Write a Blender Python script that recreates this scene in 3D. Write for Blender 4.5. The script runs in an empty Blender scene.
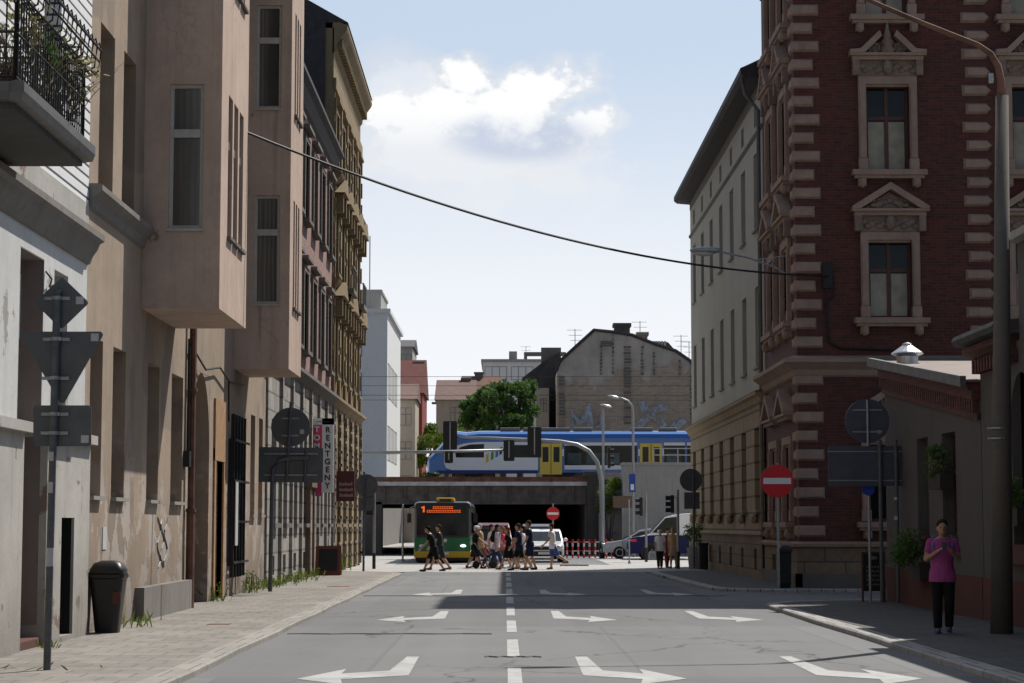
import bpy, bmesh, math, random
from mathutils import Vector, Matrix, noise as mnoise
R = math.radians
random.seed(7)
SC = bpy.context.scene
COL = SC.collection
PI = math.pi

# ------------------------------------------------------------------ camera model (ground y = depth in metres)
F, CAMZ, PITCH, YAW = 2000.0, 1.65, math.atan(183.5/2000), 7/2000.0
def at(px, py, Y):
    """world point seen at pixel (px,py) at depth Y"""
    u, r = 341.5-py, px-512.0
    f = F*math.cos(PITCH)-u*math.sin(PITCH)
    z = F*math.sin(PITCH)+u*math.cos(PITCH)
    x, y = r*math.cos(YAW)+f*math.sin(YAW), f*math.cos(YAW)-r*math.sin(YAW)
    return Vector((x/y*Y, Y, CAMZ+z/y*Y))

# ------------------------------------------------------------------ mesh builder
ORG = {}
class MB:
    def __init__(s, M=None):
        s.v=[]; s.f=[]; s.m=[]; s.M=M; s.mi=0
    def add(s, vs, fs):
        b=len(s.v)
        for p in vs:
            p=Vector(p)
            s.v.append(s.M@p if s.M else p)
        for f in fs:
            s.f.append([b+i for i in f]); s.m.append(s.mi)
        return s
    def quad(s,a,b,c,d): return s.add([a,b,c,d],[(0,1,2,3)])
    def box(s,x0,x1,y0,y1,z0,z1):
        return s.add([(x0,y0,z0),(x1,y0,z0),(x1,y1,z0),(x0,y1,z0),(x0,y0,z1),(x1,y0,z1),(x1,y1,z1),(x0,y1,z1)],
            [(0,3,2,1),(4,5,6,7),(0,1,5,4),(1,2,6,5),(2,3,7,6),(3,0,4,7)])
    def obox(s,c,size,rot):
        """box by centre, size, rotation matrix(3x3)"""
        vs=[]
        for dx,dy,dz in [(-1,-1,-1),(1,-1,-1),(1,1,-1),(-1,1,-1),(-1,-1,1),(1,-1,1),(1,1,1),(-1,1,1)]:
            vs.append(Vector(c)+rot@Vector((dx*size[0]/2,dy*size[1]/2,dz*size[2]/2)))
        return s.add(vs,[(0,3,2,1),(4,5,6,7),(0,1,5,4),(1,2,6,5),(2,3,7,6),(3,0,4,7)])
    def prism(s,poly,axis,a0,a1):
        n=len(poly)
        def P(p,a):
            if axis=='x': return (a,p[0],p[1])
            if axis=='y': return (p[0],a,p[1])
            return (p[0],p[1],a)
        vs=[P(p,a0) for p in poly]+[P(p,a1) for p in poly]
        fs=[tuple(range(n))[::-1],tuple(range(n,2*n))]+[(i,(i+1)%n,n+(i+1)%n,n+i) for i in range(n)]
        return s.add(vs,fs)
    def loft(s,rings,cap=True):
        n=len(rings[0]); vs=[p for r in rings for p in r]; fs=[]
        for k in range(len(rings)-1):
            for i in range(n):
                fs.append((k*n+i,k*n+(i+1)%n,(k+1)*n+(i+1)%n,(k+1)*n+i))
        if cap:
            fs.append(tuple(range(n))[::-1]); fs.append(tuple(range((len(rings)-1)*n,len(rings)*n)))
        return s.add(vs,fs)
    def cone(s,p0,p1,r0,r1,n=10):
        p0,p1=Vector(p0),Vector(p1); d=(p1-p0)
        if d.length<1e-6: return s
        q=d.to_track_quat('Z','Y').to_matrix()
        rings=[[p+q@Vector((r*math.cos(2*PI*i/n),r*math.sin(2*PI*i/n),0)) for i in range(n)] for p,r in ((p0,r0),(p1,r1))]
        return s.loft(rings)
    def tube(s,pts,r,n=8):
        pts=[Vector(p) for p in pts]; rings=[]
        for k,p in enumerate(pts):
            d=(pts[min(k+1,len(pts)-1)]-pts[max(k-1,0)]).normalized()
            up=Vector((0,0,1)) if abs(d.z)<.95 else Vector((1,0,0))
            a=d.cross(up).normalized(); b=d.cross(a)
            rr=r[k] if isinstance(r,(list,tuple)) else r
            rings.append([p+a*rr*math.cos(2*PI*i/n)+b*rr*math.sin(2*PI*i/n) for i in range(n)])
        return s.loft(rings)
    def lathe(s,prof,c=(0,0,0),n=16,axis='z'):
        rings=[]
        for r,z in prof:
            ring=[]
            for i in range(n):
                a=2*PI*i/n
                p=(r*math.cos(a),r*math.sin(a),z)
                if axis=='y': p=(p[0],p[2],p[1])
                if axis=='x': p=(p[2],p[0],p[1])
                ring.append((p[0]+c[0],p[1]+c[1],p[2]+c[2]))
            rings.append(ring)
        return s.loft(rings)
    def ell(s,c,r,n=12,m=8,rot=None):
        rings=[]
        for j in range(m+1):
            t=-PI/2+PI*j/m; cr=max(math.cos(t),.02); ring=[]
            for i in range(n):
                p=Vector((r[0]*cr*math.cos(2*PI*i/n),r[1]*cr*math.sin(2*PI*i/n),r[2]*math.sin(t)))
                if rot: p=rot@p
                ring.append(p+Vector(c))
            rings.append(ring)
        return s.loft(rings)
    def capsule(s,p0,p1,r0,r1,n=12):
        p0,p1=Vector(p0),Vector(p1)
        s.cone(p0,p1,r0,r1,n); s.ell(p0,(r0,)*3,n,8); s.ell(p1,(r1,)*3,n,8); return s
    def mesh(s,name,org=Vector((0,0,0)),smooth=False):
        me=bpy.data.meshes.new(name)
        me.from_pydata([p-org for p in s.v],[],s.f)
        if len(set(s.m))>1:
            me.polygons.foreach_set('material_index',s.m)
        bm=bmesh.new(); bm.from_mesh(me)
        bmesh.ops.recalc_face_normals(bm,faces=bm.faces)
        bm.to_mesh(me); bm.free()
        if smooth:
            me.polygons.foreach_set('use_smooth',[True]*len(me.polygons))
        return me
    def build(s,name,mat,parent=None,loc=None,smooth=False,bevel=0,remesh=0,smoothit=6):
        org=ORG.get(parent.name,Vector((0,0,0))) if parent else Vector(loc or (0,0,0))
        me=s.mesh(name,org,smooth)
        for m in (mat if isinstance(mat,(list,tuple)) else [mat]): me.materials.append(m)
        o=bpy.data.objects.new(name,me); COL.objects.link(o)
        if parent: o.parent=parent
        elif loc: o.location=loc
        ORG[o.name]=org
        if remesh:
            md=o.modifiers.new('r','REMESH'); md.mode='VOXEL'; md.voxel_size=remesh; md.use_smooth_shade=True
            if smoothit:
                md=o.modifiers.new('s','SMOOTH'); md.iterations=smoothit; md.factor=.5
            dg=bpy.context.evaluated_depsgraph_get(); ev=o.evaluated_get(dg)
            nm=bpy.data.meshes.new_from_object(ev); 
            o.modifiers.clear(); nm.name=name
            o.data=nm
            if not nm.materials: nm.materials.append(mat)
            nm.polygons.foreach_set('use_smooth',[True]*len(nm.polygons))
        if bevel:
            md=o.modifiers.new('b','BEVEL'); md.width=bevel; md.segments=2; md.limit_method='ANGLE'; md.angle_limit=R(40)
        return o

def tag(o,label=None,cat=None,group=None,kind=None):
    if label: o['label']=label
    if cat: o['category']=cat
    if group: o['group']=group
    if kind: o['kind']=kind
    return o
def thing(name,label,cat,loc=(0,0,0),rz=0,group=None,local=False):
    o=bpy.data.objects.new(name,None); COL.objects.link(o); o.empty_display_size=.2
    o.location=loc; o.rotation_euler=(0,0,rz)
    ORG[o.name]=Vector((0,0,0)) if local else Vector(loc)
    return tag(o,label,cat,group)
def place(mesh,name,parent,loc,rz=0):
    """object from shared mesh, loc in world; parent unrotated"""
    o=bpy.data.objects.new(name,mesh); COL.objects.link(o)
    o.parent=parent; o.location=Vector(loc)-ORG[parent.name]; o.rotation_euler=(0,0,rz)
    return o
def child(mesh,name,parent):
    o=bpy.data.objects.new(name,mesh); COL.objects.link(o); o.parent=parent; ORG[o.name]=Vector((0,0,0)); return o
def copy_tree(o,parent=None):
    c=o.copy(); COL.objects.link(c); ORG[c.name]=Vector((0,0,0))
    if parent: c.parent=parent
    for ch in list(o.children): copy_tree(ch,c)
    return c

# ------------------------------------------------------------------ materials
class NT:
    def __init__(s,name):
        s.mat=bpy.data.materials.new(name); s.mat.use_nodes=True; s.t=s.mat.node_tree; s.n=s.t.nodes; s.l=s.t.links
        s.b=s.n['Principled BSDF']
    def N(s,typ,**kw):
        n=s.n.new(typ)
        for k,v in kw.items():
            if k.startswith('i_'): n.inputs[int(k[2:])].default_value=v
            else: setattr(n,k,v)
        return n
    def L(s,a,b): s.l.new(a,b)
    def coord(s):
        if not hasattr(s,'tc'): s.tc=s.N('ShaderNodeTexCoord')
        return s.tc.outputs['Object']
    def noise(s,scale,detail=4,rough=.6,vec=None,stretch=None):
        n=s.N('ShaderNodeTexNoise'); n.inputs['Scale'].default_value=scale; n.inputs['Detail'].default_value=detail; n.inputs['Roughness'].default_value=rough
        v=vec or s.coord()
        if stretch:
            m=s.N('ShaderNodeMapping'); m.inputs['Scale'].default_value=stretch; s.L(v,m.inputs['Vector']); v=m.outputs[0]
        s.L(v,n.inputs['Vector']); return n.outputs['Fac']
    def ramp(s,fac,a,b,ca=(0,0,0,1),cb=(1,1,1,1)):
        r=s.N('ShaderNodeValToRGB'); r.color_ramp.elements[0].position=a; r.color_ramp.elements[1].position=b
        r.color_ramp.elements[0].color=ca; r.color_ramp.elements[1].color=cb
        s.L(fac,r.inputs[0]); return r.outputs[0]
    def mix(s,fac,a,b,typ='MIX'):
        m=s.N('ShaderNodeMix',data_type='RGBA',blend_type=typ); m.clamp_factor=True
        for sock,val in ((m.inputs[0],fac),(m.inputs[6],a),(m.inputs[7],b)):
            if isinstance(val,(int,float)): sock.default_value=val
            elif isinstance(val,tuple): sock.default_value=(val+(1,))[:4]
            else: s.L(val,sock)
        return m.outputs[2]
    def math(s,op,a,b=0.0,clamp=False):
        m=s.N('ShaderNodeMath',operation=op); m.use_clamp=clamp
        for sock,val in ((m.inputs[0],a),(m.inputs[1],b)):
            if isinstance(val,(int,float)): sock.default_value=val
            else: s.L(val,sock)
        return m.outputs[0]
    def bump(s,h,strength=.3,dist=.02):
        b=s.N('ShaderNodeBump'); b.inputs['Strength'].default_value=strength; b.inputs['Distance'].default_value=dist
        s.L(h,b.inputs['Height'])
        if s.b.inputs['Normal'].is_linked: s.L(s.b.inputs['Normal'].links[0].from_socket,b.inputs['Normal'])
        s.L(b.outputs[0],s.b.inputs['Normal'])
    def xyz(s):
        q=s.N('ShaderNodeSeparateXYZ'); s.L(s.coord(),q.inputs[0]); return q.outputs
    def wallvec(s):
        x=s.xyz(); c=s.N('ShaderNodeCombineXYZ'); s.L(s.math('ADD',x[0],x[1]),c.inputs[0]); s.L(x[2],c.inputs[1]); return c.outputs[0]
    def col(s,c): s.L(c,s.b.inputs['Base Color'])
def rgb(c,k=1): return (min(c[0]*k,1),min(c[1]*k,1),min(c[2]*k,1),1)

def simple(name,c,rough=.6,metal=0,var=.12,scale=6,bump=0,bscale=60,spec=.4,coat=0,emit=0):
    t=NT(name); t.b.inputs['Roughness'].default_value=rough; t.b.inputs['Metallic'].default_value=metal
    t.b.inputs['Specular IOR Level'].default_value=spec
    if coat: t.b.inputs['Coat Weight'].default_value=coat; t.b.inputs['Coat Roughness'].default_value=.06
    n=t.noise(scale,5,.65)
    t.col(t.mix(t.ramp(n,.3,.7),rgb(c,1-var),rgb(c,1+var)))
    if bump: t.bump(t.noise(bscale,3),bump,.01)
    if emit:
        t.b.inputs['Emission Color'].default_value=rgb(c); t.b.inputs['Emission Strength'].default_value=emit
    return t.mat
def plaster(name,c,var=.14,streak=.3,scale=.7,bump=.25,peel=None,peel_z=None,peel_amt=.56,dirt=.35,dirtz=1.2,patch=None,rough=.9,crack=.22):
    t=NT(name); t.b.inputs['Roughness'].default_value=rough; t.b.inputs['Specular IOR Level'].default_value=.2
    k=t.mix(t.ramp(t.noise(scale,6,.7),.3,.72),rgb(c,1-var),rgb(c,1+var))
    k=t.mix(t.math('MULTIPLY',t.ramp(t.noise(9,4,.7),.4,.75),.35),k,rgb(c,.75))
    st=t.ramp(t.noise(1.6,5,.75,stretch=(1.6,1.6,.12)),.5,.78)
    k=t.mix(t.math('MULTIPLY',st,streak),k,rgb(c,.5))
    if patch:
        pm=t.ramp(t.noise(.45,2,.4,stretch=(1,1,.8)),.6,.615)
        k=t.mix(t.math('MULTIPLY',pm,.8),k,rgb(patch))
    z=t.xyz()[2]
    # hairline cracks, drip runs
    vo=t.N('ShaderNodeTexVoronoi',feature='DISTANCE_TO_EDGE'); vo.inputs['Scale'].default_value=.42
    nn=t.N('ShaderNodeTexNoise'); nn.inputs['Scale'].default_value=2.2; nn.inputs['Detail'].default_value=7; t.L(t.coord(),nn.inputs['Vector'])
    sc_=t.N('ShaderNodeVectorMath',operation='SCALE'); sc_.inputs['Scale'].default_value=1.0; t.L(nn.outputs['Color'],sc_.inputs[0])
    ad_=t.N('ShaderNodeVectorMath',operation='ADD'); t.L(t.coord(),ad_.inputs[0]); t.L(sc_.outputs[0],ad_.inputs[1]); t.L(ad_.outputs[0],vo.inputs['Vector'])
    ck=t.math('MULTIPLY',t.math('SUBTRACT',1,t.ramp(vo.outputs['Distance'],.003,.012)),t.ramp(t.noise(.35,2),.48,.6))
    k=t.mix(t.math('MULTIPLY',ck,crack),k,rgb(c,.3))
    dr=t.ramp(t.noise(4.5,4,.7,stretch=(1.4,1.4,.05)),.56,.74)
    k=t.mix(t.math('MULTIPLY',t.math('MULTIPLY',dr,t.ramp(t.noise(.3,3),.4,.65)),streak*1.3,True),k,rgb(c,.38))
    if peel:
        m=t.ramp(t.noise(1.3,7,.62),peel_amt,peel_amt+.03)
        if peel_z:
            lim=t.math('SUBTRACT',1,t.ramp(t.math('DIVIDE',z,10.0),peel_z/10*.55,peel_z/10))
            m=t.math('MULTIPLY',m,lim)
        k=t.mix(m,k,rgb(peel))
        t.bump(t.math('SUBTRACT',1,m),.5,.01)
    if dirt:
        dz=t.math('ADD',z,t.math('MULTIPLY',t.noise(2.2,5,.7),dirtz))
        dm=t.math('SUBTRACT',1,t.ramp(t.math('DIVIDE',dz,10),.04*dirtz,.16*dirtz))
        k=t.mix(t.math('MULTIPLY',dm,dirt),k,rgb((.09,.08,.07)))
    t.col(k)
    t.bump(t.noise(28,5,.7),bump,.015)
    return t.mat
def brick(name,c1,c2,mortar,bw=.26,bh=.08,ms=.012,var=.25,bump=.5,horiz=False,soot=.25,rough=.85,peel=None,peel_amt=.6):
    t=NT(name); t.b.inputs['Roughness'].default_value=rough; t.b.inputs['Specular IOR Level'].default_value=.25
    b=t.N('ShaderNodeTexBrick'); b.inputs['Scale'].default_value=1; b.inputs['Brick Width'].default_value=bw; b.inputs['Row Height'].default_value=bh
    b.inputs['Mortar Size'].default_value=ms; b.inputs['Mortar Smooth'].default_value=.15; b.inputs['Bias'].default_value=0
    b.inputs['Color1'].default_value=rgb(c1); b.inputs['Color2'].default_value=rgb(c2); b.inputs['Mortar'].default_value=rgb(mortar)
    v=t.coord() if horiz else t.wallvec()
    t.L(v,b.inputs['Vector'])
    k=b.outputs['Color']
    n=t.ramp(t.noise(.5,6,.7),.3,.75)
    k=t.mix(t.math('MULTIPLY',n,soot),k,rgb((.05,.045,.04)))
    k=t.mix(.5,k,t.mix(t.ramp(t.noise(6,4,.7),.3,.7),(1-var,)*3,(1+var,)*3),'MULTIPLY')
    k=t.mix(1.0,k,(1.25,1.25,1.25),'MULTIPLY')
    if peel:
        m=t.ramp(t.noise(.35,7,.65),peel_amt,peel_amt+.02); k=t.mix(m,k,rgb(peel))
    t.col(k)
    t.bump(t.math('SUBTRACT',1,b.outputs['Fac']),bump,.012)
    t.bump(t.noise(50,3),.2,.005)
    return t.mat
def glass(name,c,rough=.06,var=.5,scale=1.2,spec=.32):
    t=NT(name); t.b.inputs['Roughness'].default_value=rough; t.b.inputs['Specular IOR Level'].default_value=spec
    oi=t.N('ShaderNodeObjectInfo'); cb=t.N('ShaderNodeCombineXYZ'); rr=t.math('MULTIPLY',oi.outputs['Random'],40.0)
    for q in range(3): t.L(rr,cb.inputs[q])
    av=t.N('ShaderNodeVectorMath',operation='ADD'); t.L(t.coord(),av.inputs[0]); t.L(cb.outputs[0],av.inputs[1])
    k=t.mix(t.ramp(t.noise(scale,3,.5,av.outputs[0]),.35,.65),rgb(c,1-var),rgb(c,1+var))
    k=t.mix(t.ramp(oi.outputs['Random'],0,1),rgb(c,.55),k) if var>.3 else k
    t.col(k)
    t.bump(t.noise(1.7,1,.5,av.outputs[0]),.12,.02)
    return t.mat
def leafmat(name,c,var=.45):
    t=NT(name); t.b.inputs['Roughness'].default_value=.75; t.b.inputs['Specular IOR Level'].default_value=.12
    t.col(t.mix(t.ramp(t.noise(1.1,4,.7),.3,.7),rgb(c,1-var),rgb((c[0]*1.25,c[1]*1.1,c[2]),1+var)))
    t.b.inputs['Subsurface Weight'].default_value=0
    # leaves let light through
    tr=t.N('ShaderNodeBsdfTranslucent'); tr.inputs[0].default_value=rgb((c[0]*1.6,c[1]*1.8,c[2]*.7))
    ms=t.N('ShaderNodeMixShader'); ms.inputs[0].default_value=.35
    out=t.n['Material Output']; t.L(t.b.outputs[0],ms.inputs[1]); t.L(tr.outputs[0],ms.inputs[2]); t.L(ms.outputs[0],out.inputs[0])
    return t.mat

def asphalt():
    t=NT('asphalt'); t.b.inputs['Roughness'].default_value=.85; t.b.inputs['Specular IOR Level'].default_value=.3
    c=(.126,.127,.129)
    k=t.mix(t.ramp(t.noise(.35,5,.7),.3,.7),rgb(c,.86),rgb(c,1.12))
    # tyre polished lanes along the street
    k=t.mix(t.math('MULTIPLY',t.ramp(t.noise(1.0,3,.5,stretch=(1.1,.02,1)),.42,.62),.42),k,rgb(c,1.3))
    k=t.mix(t.math('MULTIPLY',t.ramp(t.noise(1.0,3,.6,stretch=(1.6,.05,1)),.55,.75),.35),k,rgb(c,.68))
    # aggregate
    k=t.mix(t.math('MULTIPLY',t.ramp(t.noise(140,2,.6),.35,.7),.5),k,rgb(c,1.5))
    # cracks
    v=t.N('ShaderNodeTexVoronoi',feature='DISTANCE_TO_EDGE'); v.inputs['Scale'].default_value=.23
    m=t.N('ShaderNodeMapping'); m.inputs['Scale'].default_value=(1,.55,1)
    ds=t.N('ShaderNodeTexNoise'); ds.inputs['Scale'].default_value=1.4; ds.inputs['Detail'].default_value=6
    t.L(t.coord(),ds.inputs['Vector'])
    ad=t.N('ShaderNodeVectorMath',operation='ADD'); sc=t.N('ShaderNodeVectorMath',operation='SCALE'); sc.inputs['Scale'].default_value=1.1
    t.L(ds.outputs['Color'],sc.inputs[0]); t.L(t.coord(),ad.inputs[0]); t.L(sc.outputs[0],ad.inputs[1]); t.L(ad.outputs[0],m.inputs['Vector'])
    t.L(m.outputs[0],v.inputs['Vector'])
    cr=t.math('SUBTRACT',1,t.ramp(v.outputs['Distance'],.002,.009))
    gate=t.ramp(t.noise(.11,2),.42,.52)
    k=t.mix(t.math('MULTIPLY',t.math('MULTIPLY',cr,gate),.75),k,rgb((.03,.03,.03)))
    # repair patches
    pm=t.N('ShaderNodeTexBrick'); pm.inputs['Scale'].default_value=1; pm.inputs['Brick Width'].default_value=3.1; pm.inputs['Row Height'].default_value=11; pm.inputs['Mortar Size'].default_value=.03
    pm.inputs['Color1'].default_value=(.74,.74,.75,1); pm.inputs['Color2'].default_value=(1.16,1.16,1.15,1); pm.inputs['Mortar'].default_value=(.75,.75,.75,1)
    t.L(t.coord(),pm.inputs['Vector'])
    k=t.mix(.55,k,pm.outputs['Color'],'MULTIPLY')
    k=t.mix(t.math('MULTIPLY',t.ramp(t.noise(.9,6,.7,stretch=(1,.45,1)),.62,.74),.45),k,rgb(c,.55))
    k=t.mix(t.math('MULTIPLY',t.ramp(t.noise(3.2,3,.6,stretch=(1,.5,1)),.70,.76),.5),k,rgb(c,.5))
    t.col(k); t.bump(t.noise(120,2),.35,.006); return t.mat
def paint_mat():
    t=NT('road_paint'); t.b.inputs['Roughness'].default_value=.7
    w=t.ramp(t.noise(5,8,.78),.52,.62)
    w2=t.ramp(t.noise(60,3,.7),.6,.75)
    k=t.mix(t.ramp(t.noise(1.3,3),.3,.7),(.29,.29,.285),(.40,.40,.39))
    k=t.mix(t.math('MULTIPLY',t.math('MAXIMUM',w,w2),.75),k,(.19,.19,.19))
    t.col(k); return t.mat
def cardpaint(name,c): return simple(name,c,rough=.25,var=.05,coat=1,spec=.5)

MT={}
MT['asphalt']=asphalt(); MT['paint']=paint_mat()
MT['slabs']=brick('slabs',(.215,.198,.178),(.17,.158,.143),(.125,.115,.103),bw=.52,bh=.5,ms=.016,var=.3,bump=.35,horiz=True,soot=.5)
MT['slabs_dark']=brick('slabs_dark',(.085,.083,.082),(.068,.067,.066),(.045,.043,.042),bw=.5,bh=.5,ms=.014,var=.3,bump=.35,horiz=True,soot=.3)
MT['paving']=brick('paving',(.33,.32,.305),(.28,.27,.26),(.16,.15,.14),bw=.4,bh=.4,ms=.01,var=.25,bump=.2,horiz=True,soot=.2)
MT['kerb']=brick('kerbstone',(.24,.225,.205),(.20,.19,.175),(.12,.115,.10),bw=.3,bh=1.0,ms=.012,var=.3,bump=.3,horiz=True,soot=.25)
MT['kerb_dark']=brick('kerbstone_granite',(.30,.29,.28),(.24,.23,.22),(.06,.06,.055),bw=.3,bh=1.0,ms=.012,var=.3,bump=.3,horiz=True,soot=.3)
MT['earth']=plaster('earth',(.16,.15,.13),dirt=0)
MT['white_wall']=plaster('white_wall',(.52,.52,.51),var=.1,streak=.28,peel=(.30,.28,.26),peel_amt=.62,dirt=.5,dirtz=1.5)
MT['white_plinth']=plaster('white_plinth',(.40,.38,.35),var=.15,streak=.4,peel=(.22,.17,.14),peel_amt=.58,dirt=.5)
MT['siding']=brick('siding',(.6,.6,.6),(.55,.55,.56),(.06,.06,.06),bw=30,bh=.16,ms=.02,var=.1,soot=.1)
MT['brown_wall']=plaster('brown_wall',(.32,.25,.19),var=.22,streak=.45,patch=(.225,.18,.145),peel=(.385,.335,.295),peel_z=3.4,peel_amt=.51,dirt=.6,dirtz=1.6)
MT['oriel_wall']=plaster('oriel_wall',(.49,.37,.30),var=.16,streak=.5,dirt=0,peel=(.22,.16,.13),peel_amt=.68)
MT['trim_grey']=plaster('trim_grey',(.20,.185,.17),dirt=0,streak=.5)
MT['lead']=simple('lead',(.12,.115,.113),.55,.3,.25,3,.1)
MT['conc']=plaster('concrete',(.34,.33,.315),var=.12,streak=.5,dirt=.3)
MT['conc_dark']=plaster('concrete_dark',(.085,.08,.076),var=.2,streak=.5,dirt=.3)
MT['conc_pole']=plaster('concrete_pole',(.125,.11,.095),var=.12,streak=.35,dirt=.3,scale=2)
MT['pink_brick']=brick('pink_brick',(.30,.175,.15),(.23,.13,.115),(.24,.19,.17),bw=.3,bh=.12,soot=.3)
MT['rust_grey']=brick('rusticated_grey',(.33,.31,.28),(.25,.235,.21),(.16,.15,.135),bw=.9,bh=.46,ms=.03,var=.35,bump=.8,soot=.6)
MT['stone_dark']=plaster('stone_dark',(.17,.155,.14),dirt=.3,streak=.4)
MT['ochre']=plaster('ochre',(.245,.185,.11),var=.22,streak=.4,dirt=.35)
MT['ochre_rust']=brick('ochre_rusticated',(.245,.19,.12),(.20,.155,.10),(.12,.095,.065),bw=1.0,bh=.45,ms=.05,var=.2,bump=1,soot=.35)
MT['slate']=simple('slate',(.045,.04,.042),.7,0,.3,4,.4,12)
MT['rooftar']=simple('roof_tar',(.06,.055,.055),.8,0,.3,3,.3)
MT['tin']=simple('tin_roof',(.19,.15,.135),.5,.15,.2,2,.1)
MT['weed']=leafmat('weed_leaf',(.085,.105,.04))
MT['seam']=simple('tar_seam',(.095,.095,.094),.8,0,.3,6)
MT['rooftile']=brick('rooftile',(.155,.095,.08),(.12,.075,.065),(.1,.05,.04),bw=.3,bh=.25,soot=.3)
MT['cream']=plaster('cream',(.42,.405,.345),var=.07,streak=.22,dirt=0)
MT['yellow_rust']=brick('yellow_rusticated',(.30,.235,.15),(.26,.20,.13),(.13,.10,.065),bw=1.2,bh=.5,ms=.035,var=.15,bump=.8,soot=.25)
MT['sandstone']=brick('sandstone_base',(.20,.15,.095),(.145,.108,.072),(.08,.06,.045),bw=1.05,bh=.36,ms=.016,var=.3,bump=.8,soot=.4)
MT['red_brick']=brick('red_brick',(.115,.024,.019),(.062,.014,.012),(.06,.038,.033),bw=.25,bh=.078,ms=.012,var=.3,bump=.5,soot=.32,rough=.7)
MT['quoin']=plaster('quoin_stone',(.33,.238,.192),var=.22,streak=.4,dirt=0,scale=2)
MT['ornament']=plaster('ornament_stone',(.24,.18,.15),var=.25,streak=.5,dirt=0,scale=4,bump=.5)
MT['render_grey']=plaster('render_grey',(.105,.094,.087),var=.1,streak=.3,dirt=.2)
MT['render_red']=plaster('render_red',(.12,.045,.036),var=.15,streak=.3,dirt=.3)
MT['wood_brown']=simple('wood_brown',(.085,.03,.022),.5,0,.3,8,.1)
MT['box_dark']=simple('planter_dark',(.03,.02,.018),.7)
MT['tile_dark']=brick('rooftile_dark',(.13,.032,.026),(.10,.026,.022),(.05,.02,.018),bw=.3,bh=.25,soot=.3)
MT['wood_old']=simple('wood_old',(.15,.10,.075),.75,0,.35,10,.3)
MT['wood_white']=simple('wood_white',(.42,.40,.37),.6,0,.15,8,.1)
MT['wood_grey']=simple('wood_grey',(.2,.19,.18),.7,0,.2,8,.1)
MT['door_orange']=simple('door_orange',(.34,.20,.10),.7,0,.2,6,.1)
MT['reveal_shade']=plaster('door_reveal_shade_colour',(.20,.165,.15),dirt=.2)  # darker than the wall: carries the shade of the doorway reveal
MT['glass']=glass('window_glass',(.016,.018,.019))
def netglass():
    t=NT('window_glass_net'); t.b.inputs['Roughness'].default_value=.14; t.b.inputs['Specular IOR Level'].default_value=.5
    oi=t.N('ShaderNodeObjectInfo'); w=t.N('ShaderNodeTexWave',bands_direction='X'); w.inputs['Scale'].default_value=3.2; w.inputs['Distortion'].default_value=3.5; w.inputs['Detail'].default_value=2
    m=t.N('ShaderNodeMapping'); m.inputs['Scale'].default_value=(1,1,.12); cb=t.N('ShaderNodeCombineXYZ'); t.L(t.math('MULTIPLY',oi.outputs['Random'],20.0),cb.inputs[0]); t.L(cb.outputs[0],m.inputs['Location']); t.L(t.coord(),m.inputs['Vector']); t.L(m.outputs[0],w.inputs['Vector'])
    k=t.mix(w.outputs['Fac'],(.065,.066,.062),(.125,.125,.115))
    k=t.mix(t.ramp(t.noise(1.1,4,.6,m.outputs[0]),.4,.6),k,(.03,.034,.036)); t.col(k); t.bump(t.noise(1.3,1),.15,.02); return t.mat
MT['glass_curtain']=glass('window_glass_curtain',(.30,.27,.21),.2,.2,2.5,.2)
MT['glass_grey']=netglass()
MT['dark']=simple('dark_void',(.012,.011,.011),.9)
MT['iron']=simple('black_iron',(.018,.018,.018),.55,.2,.3,20)
MT['black']=simple('black_plastic',(.014,.014,.015),.4,0,.2)
MT['galv']=simple('galvanised_steel',(.30,.31,.32),.45,.55,.2,10)
MT['pole_dark']=simple('pole_grey_paint',(.10,.105,.11),.5,.3,.25,12)
MT['sign_back']=simple('sign_back',(.10,.105,.11),.5,.3,.15,5)
MT['sign_back_blue']=simple('sign_back_blue',(.075,.08,.10),.5,.2,.15,5)
MT['sticker']=simple('sticker',(.45,.45,.45),.6)
MT['red']=simple('sign_red',(.60,.022,.028),.4,0,.08)
MT['white']=simple('white_paint',(.75,.75,.74),.5,0,.06)
MT['blue_sign']=simple('blue_sign',(.02,.06,.35),.5)
MT['pinkred']=simple('sign_pink',(.62,.06,.16),.5)
MT['maroon']=simple('sign_maroon',(.11,.022,.028),.5)
MT['text_dark']=simple('letters_dark',(.06,.05,.05),.6)
MT['text_pale']=simple('letters_pale',(.42,.32,.30),.6)
MT['rust']=simple('rusted_steel',(.15,.075,.05),.85,.1,.45,3,.3)
MT['girder']=simple('girder_dark',(.105,.092,.083),.8,.1,.4,2,.3)
MT['flange']=simple('girder_flange',(.5,.48,.53),.7,0,.25,1.5)
MT['leaf']=leafmat('leaf',(.055,.105,.03)); MT['leaf_dark']=leafmat('leaf_dark',(.075,.135,.045)); MT['leaf_lime']=leafmat('leaf_lime',(.10,.145,.03)); MT['dry']=leafmat('dry_stems',(.20,.17,.13),.3)
MT['bark']=simple('bark',(.07,.05,.035),.9,0,.3,8,.5)
MT['rubber']=simple('rubber',(.015,.015,.015),.8)
MT['alu']=simple('aluminium',(.5,.5,.5),.35,.8)
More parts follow.
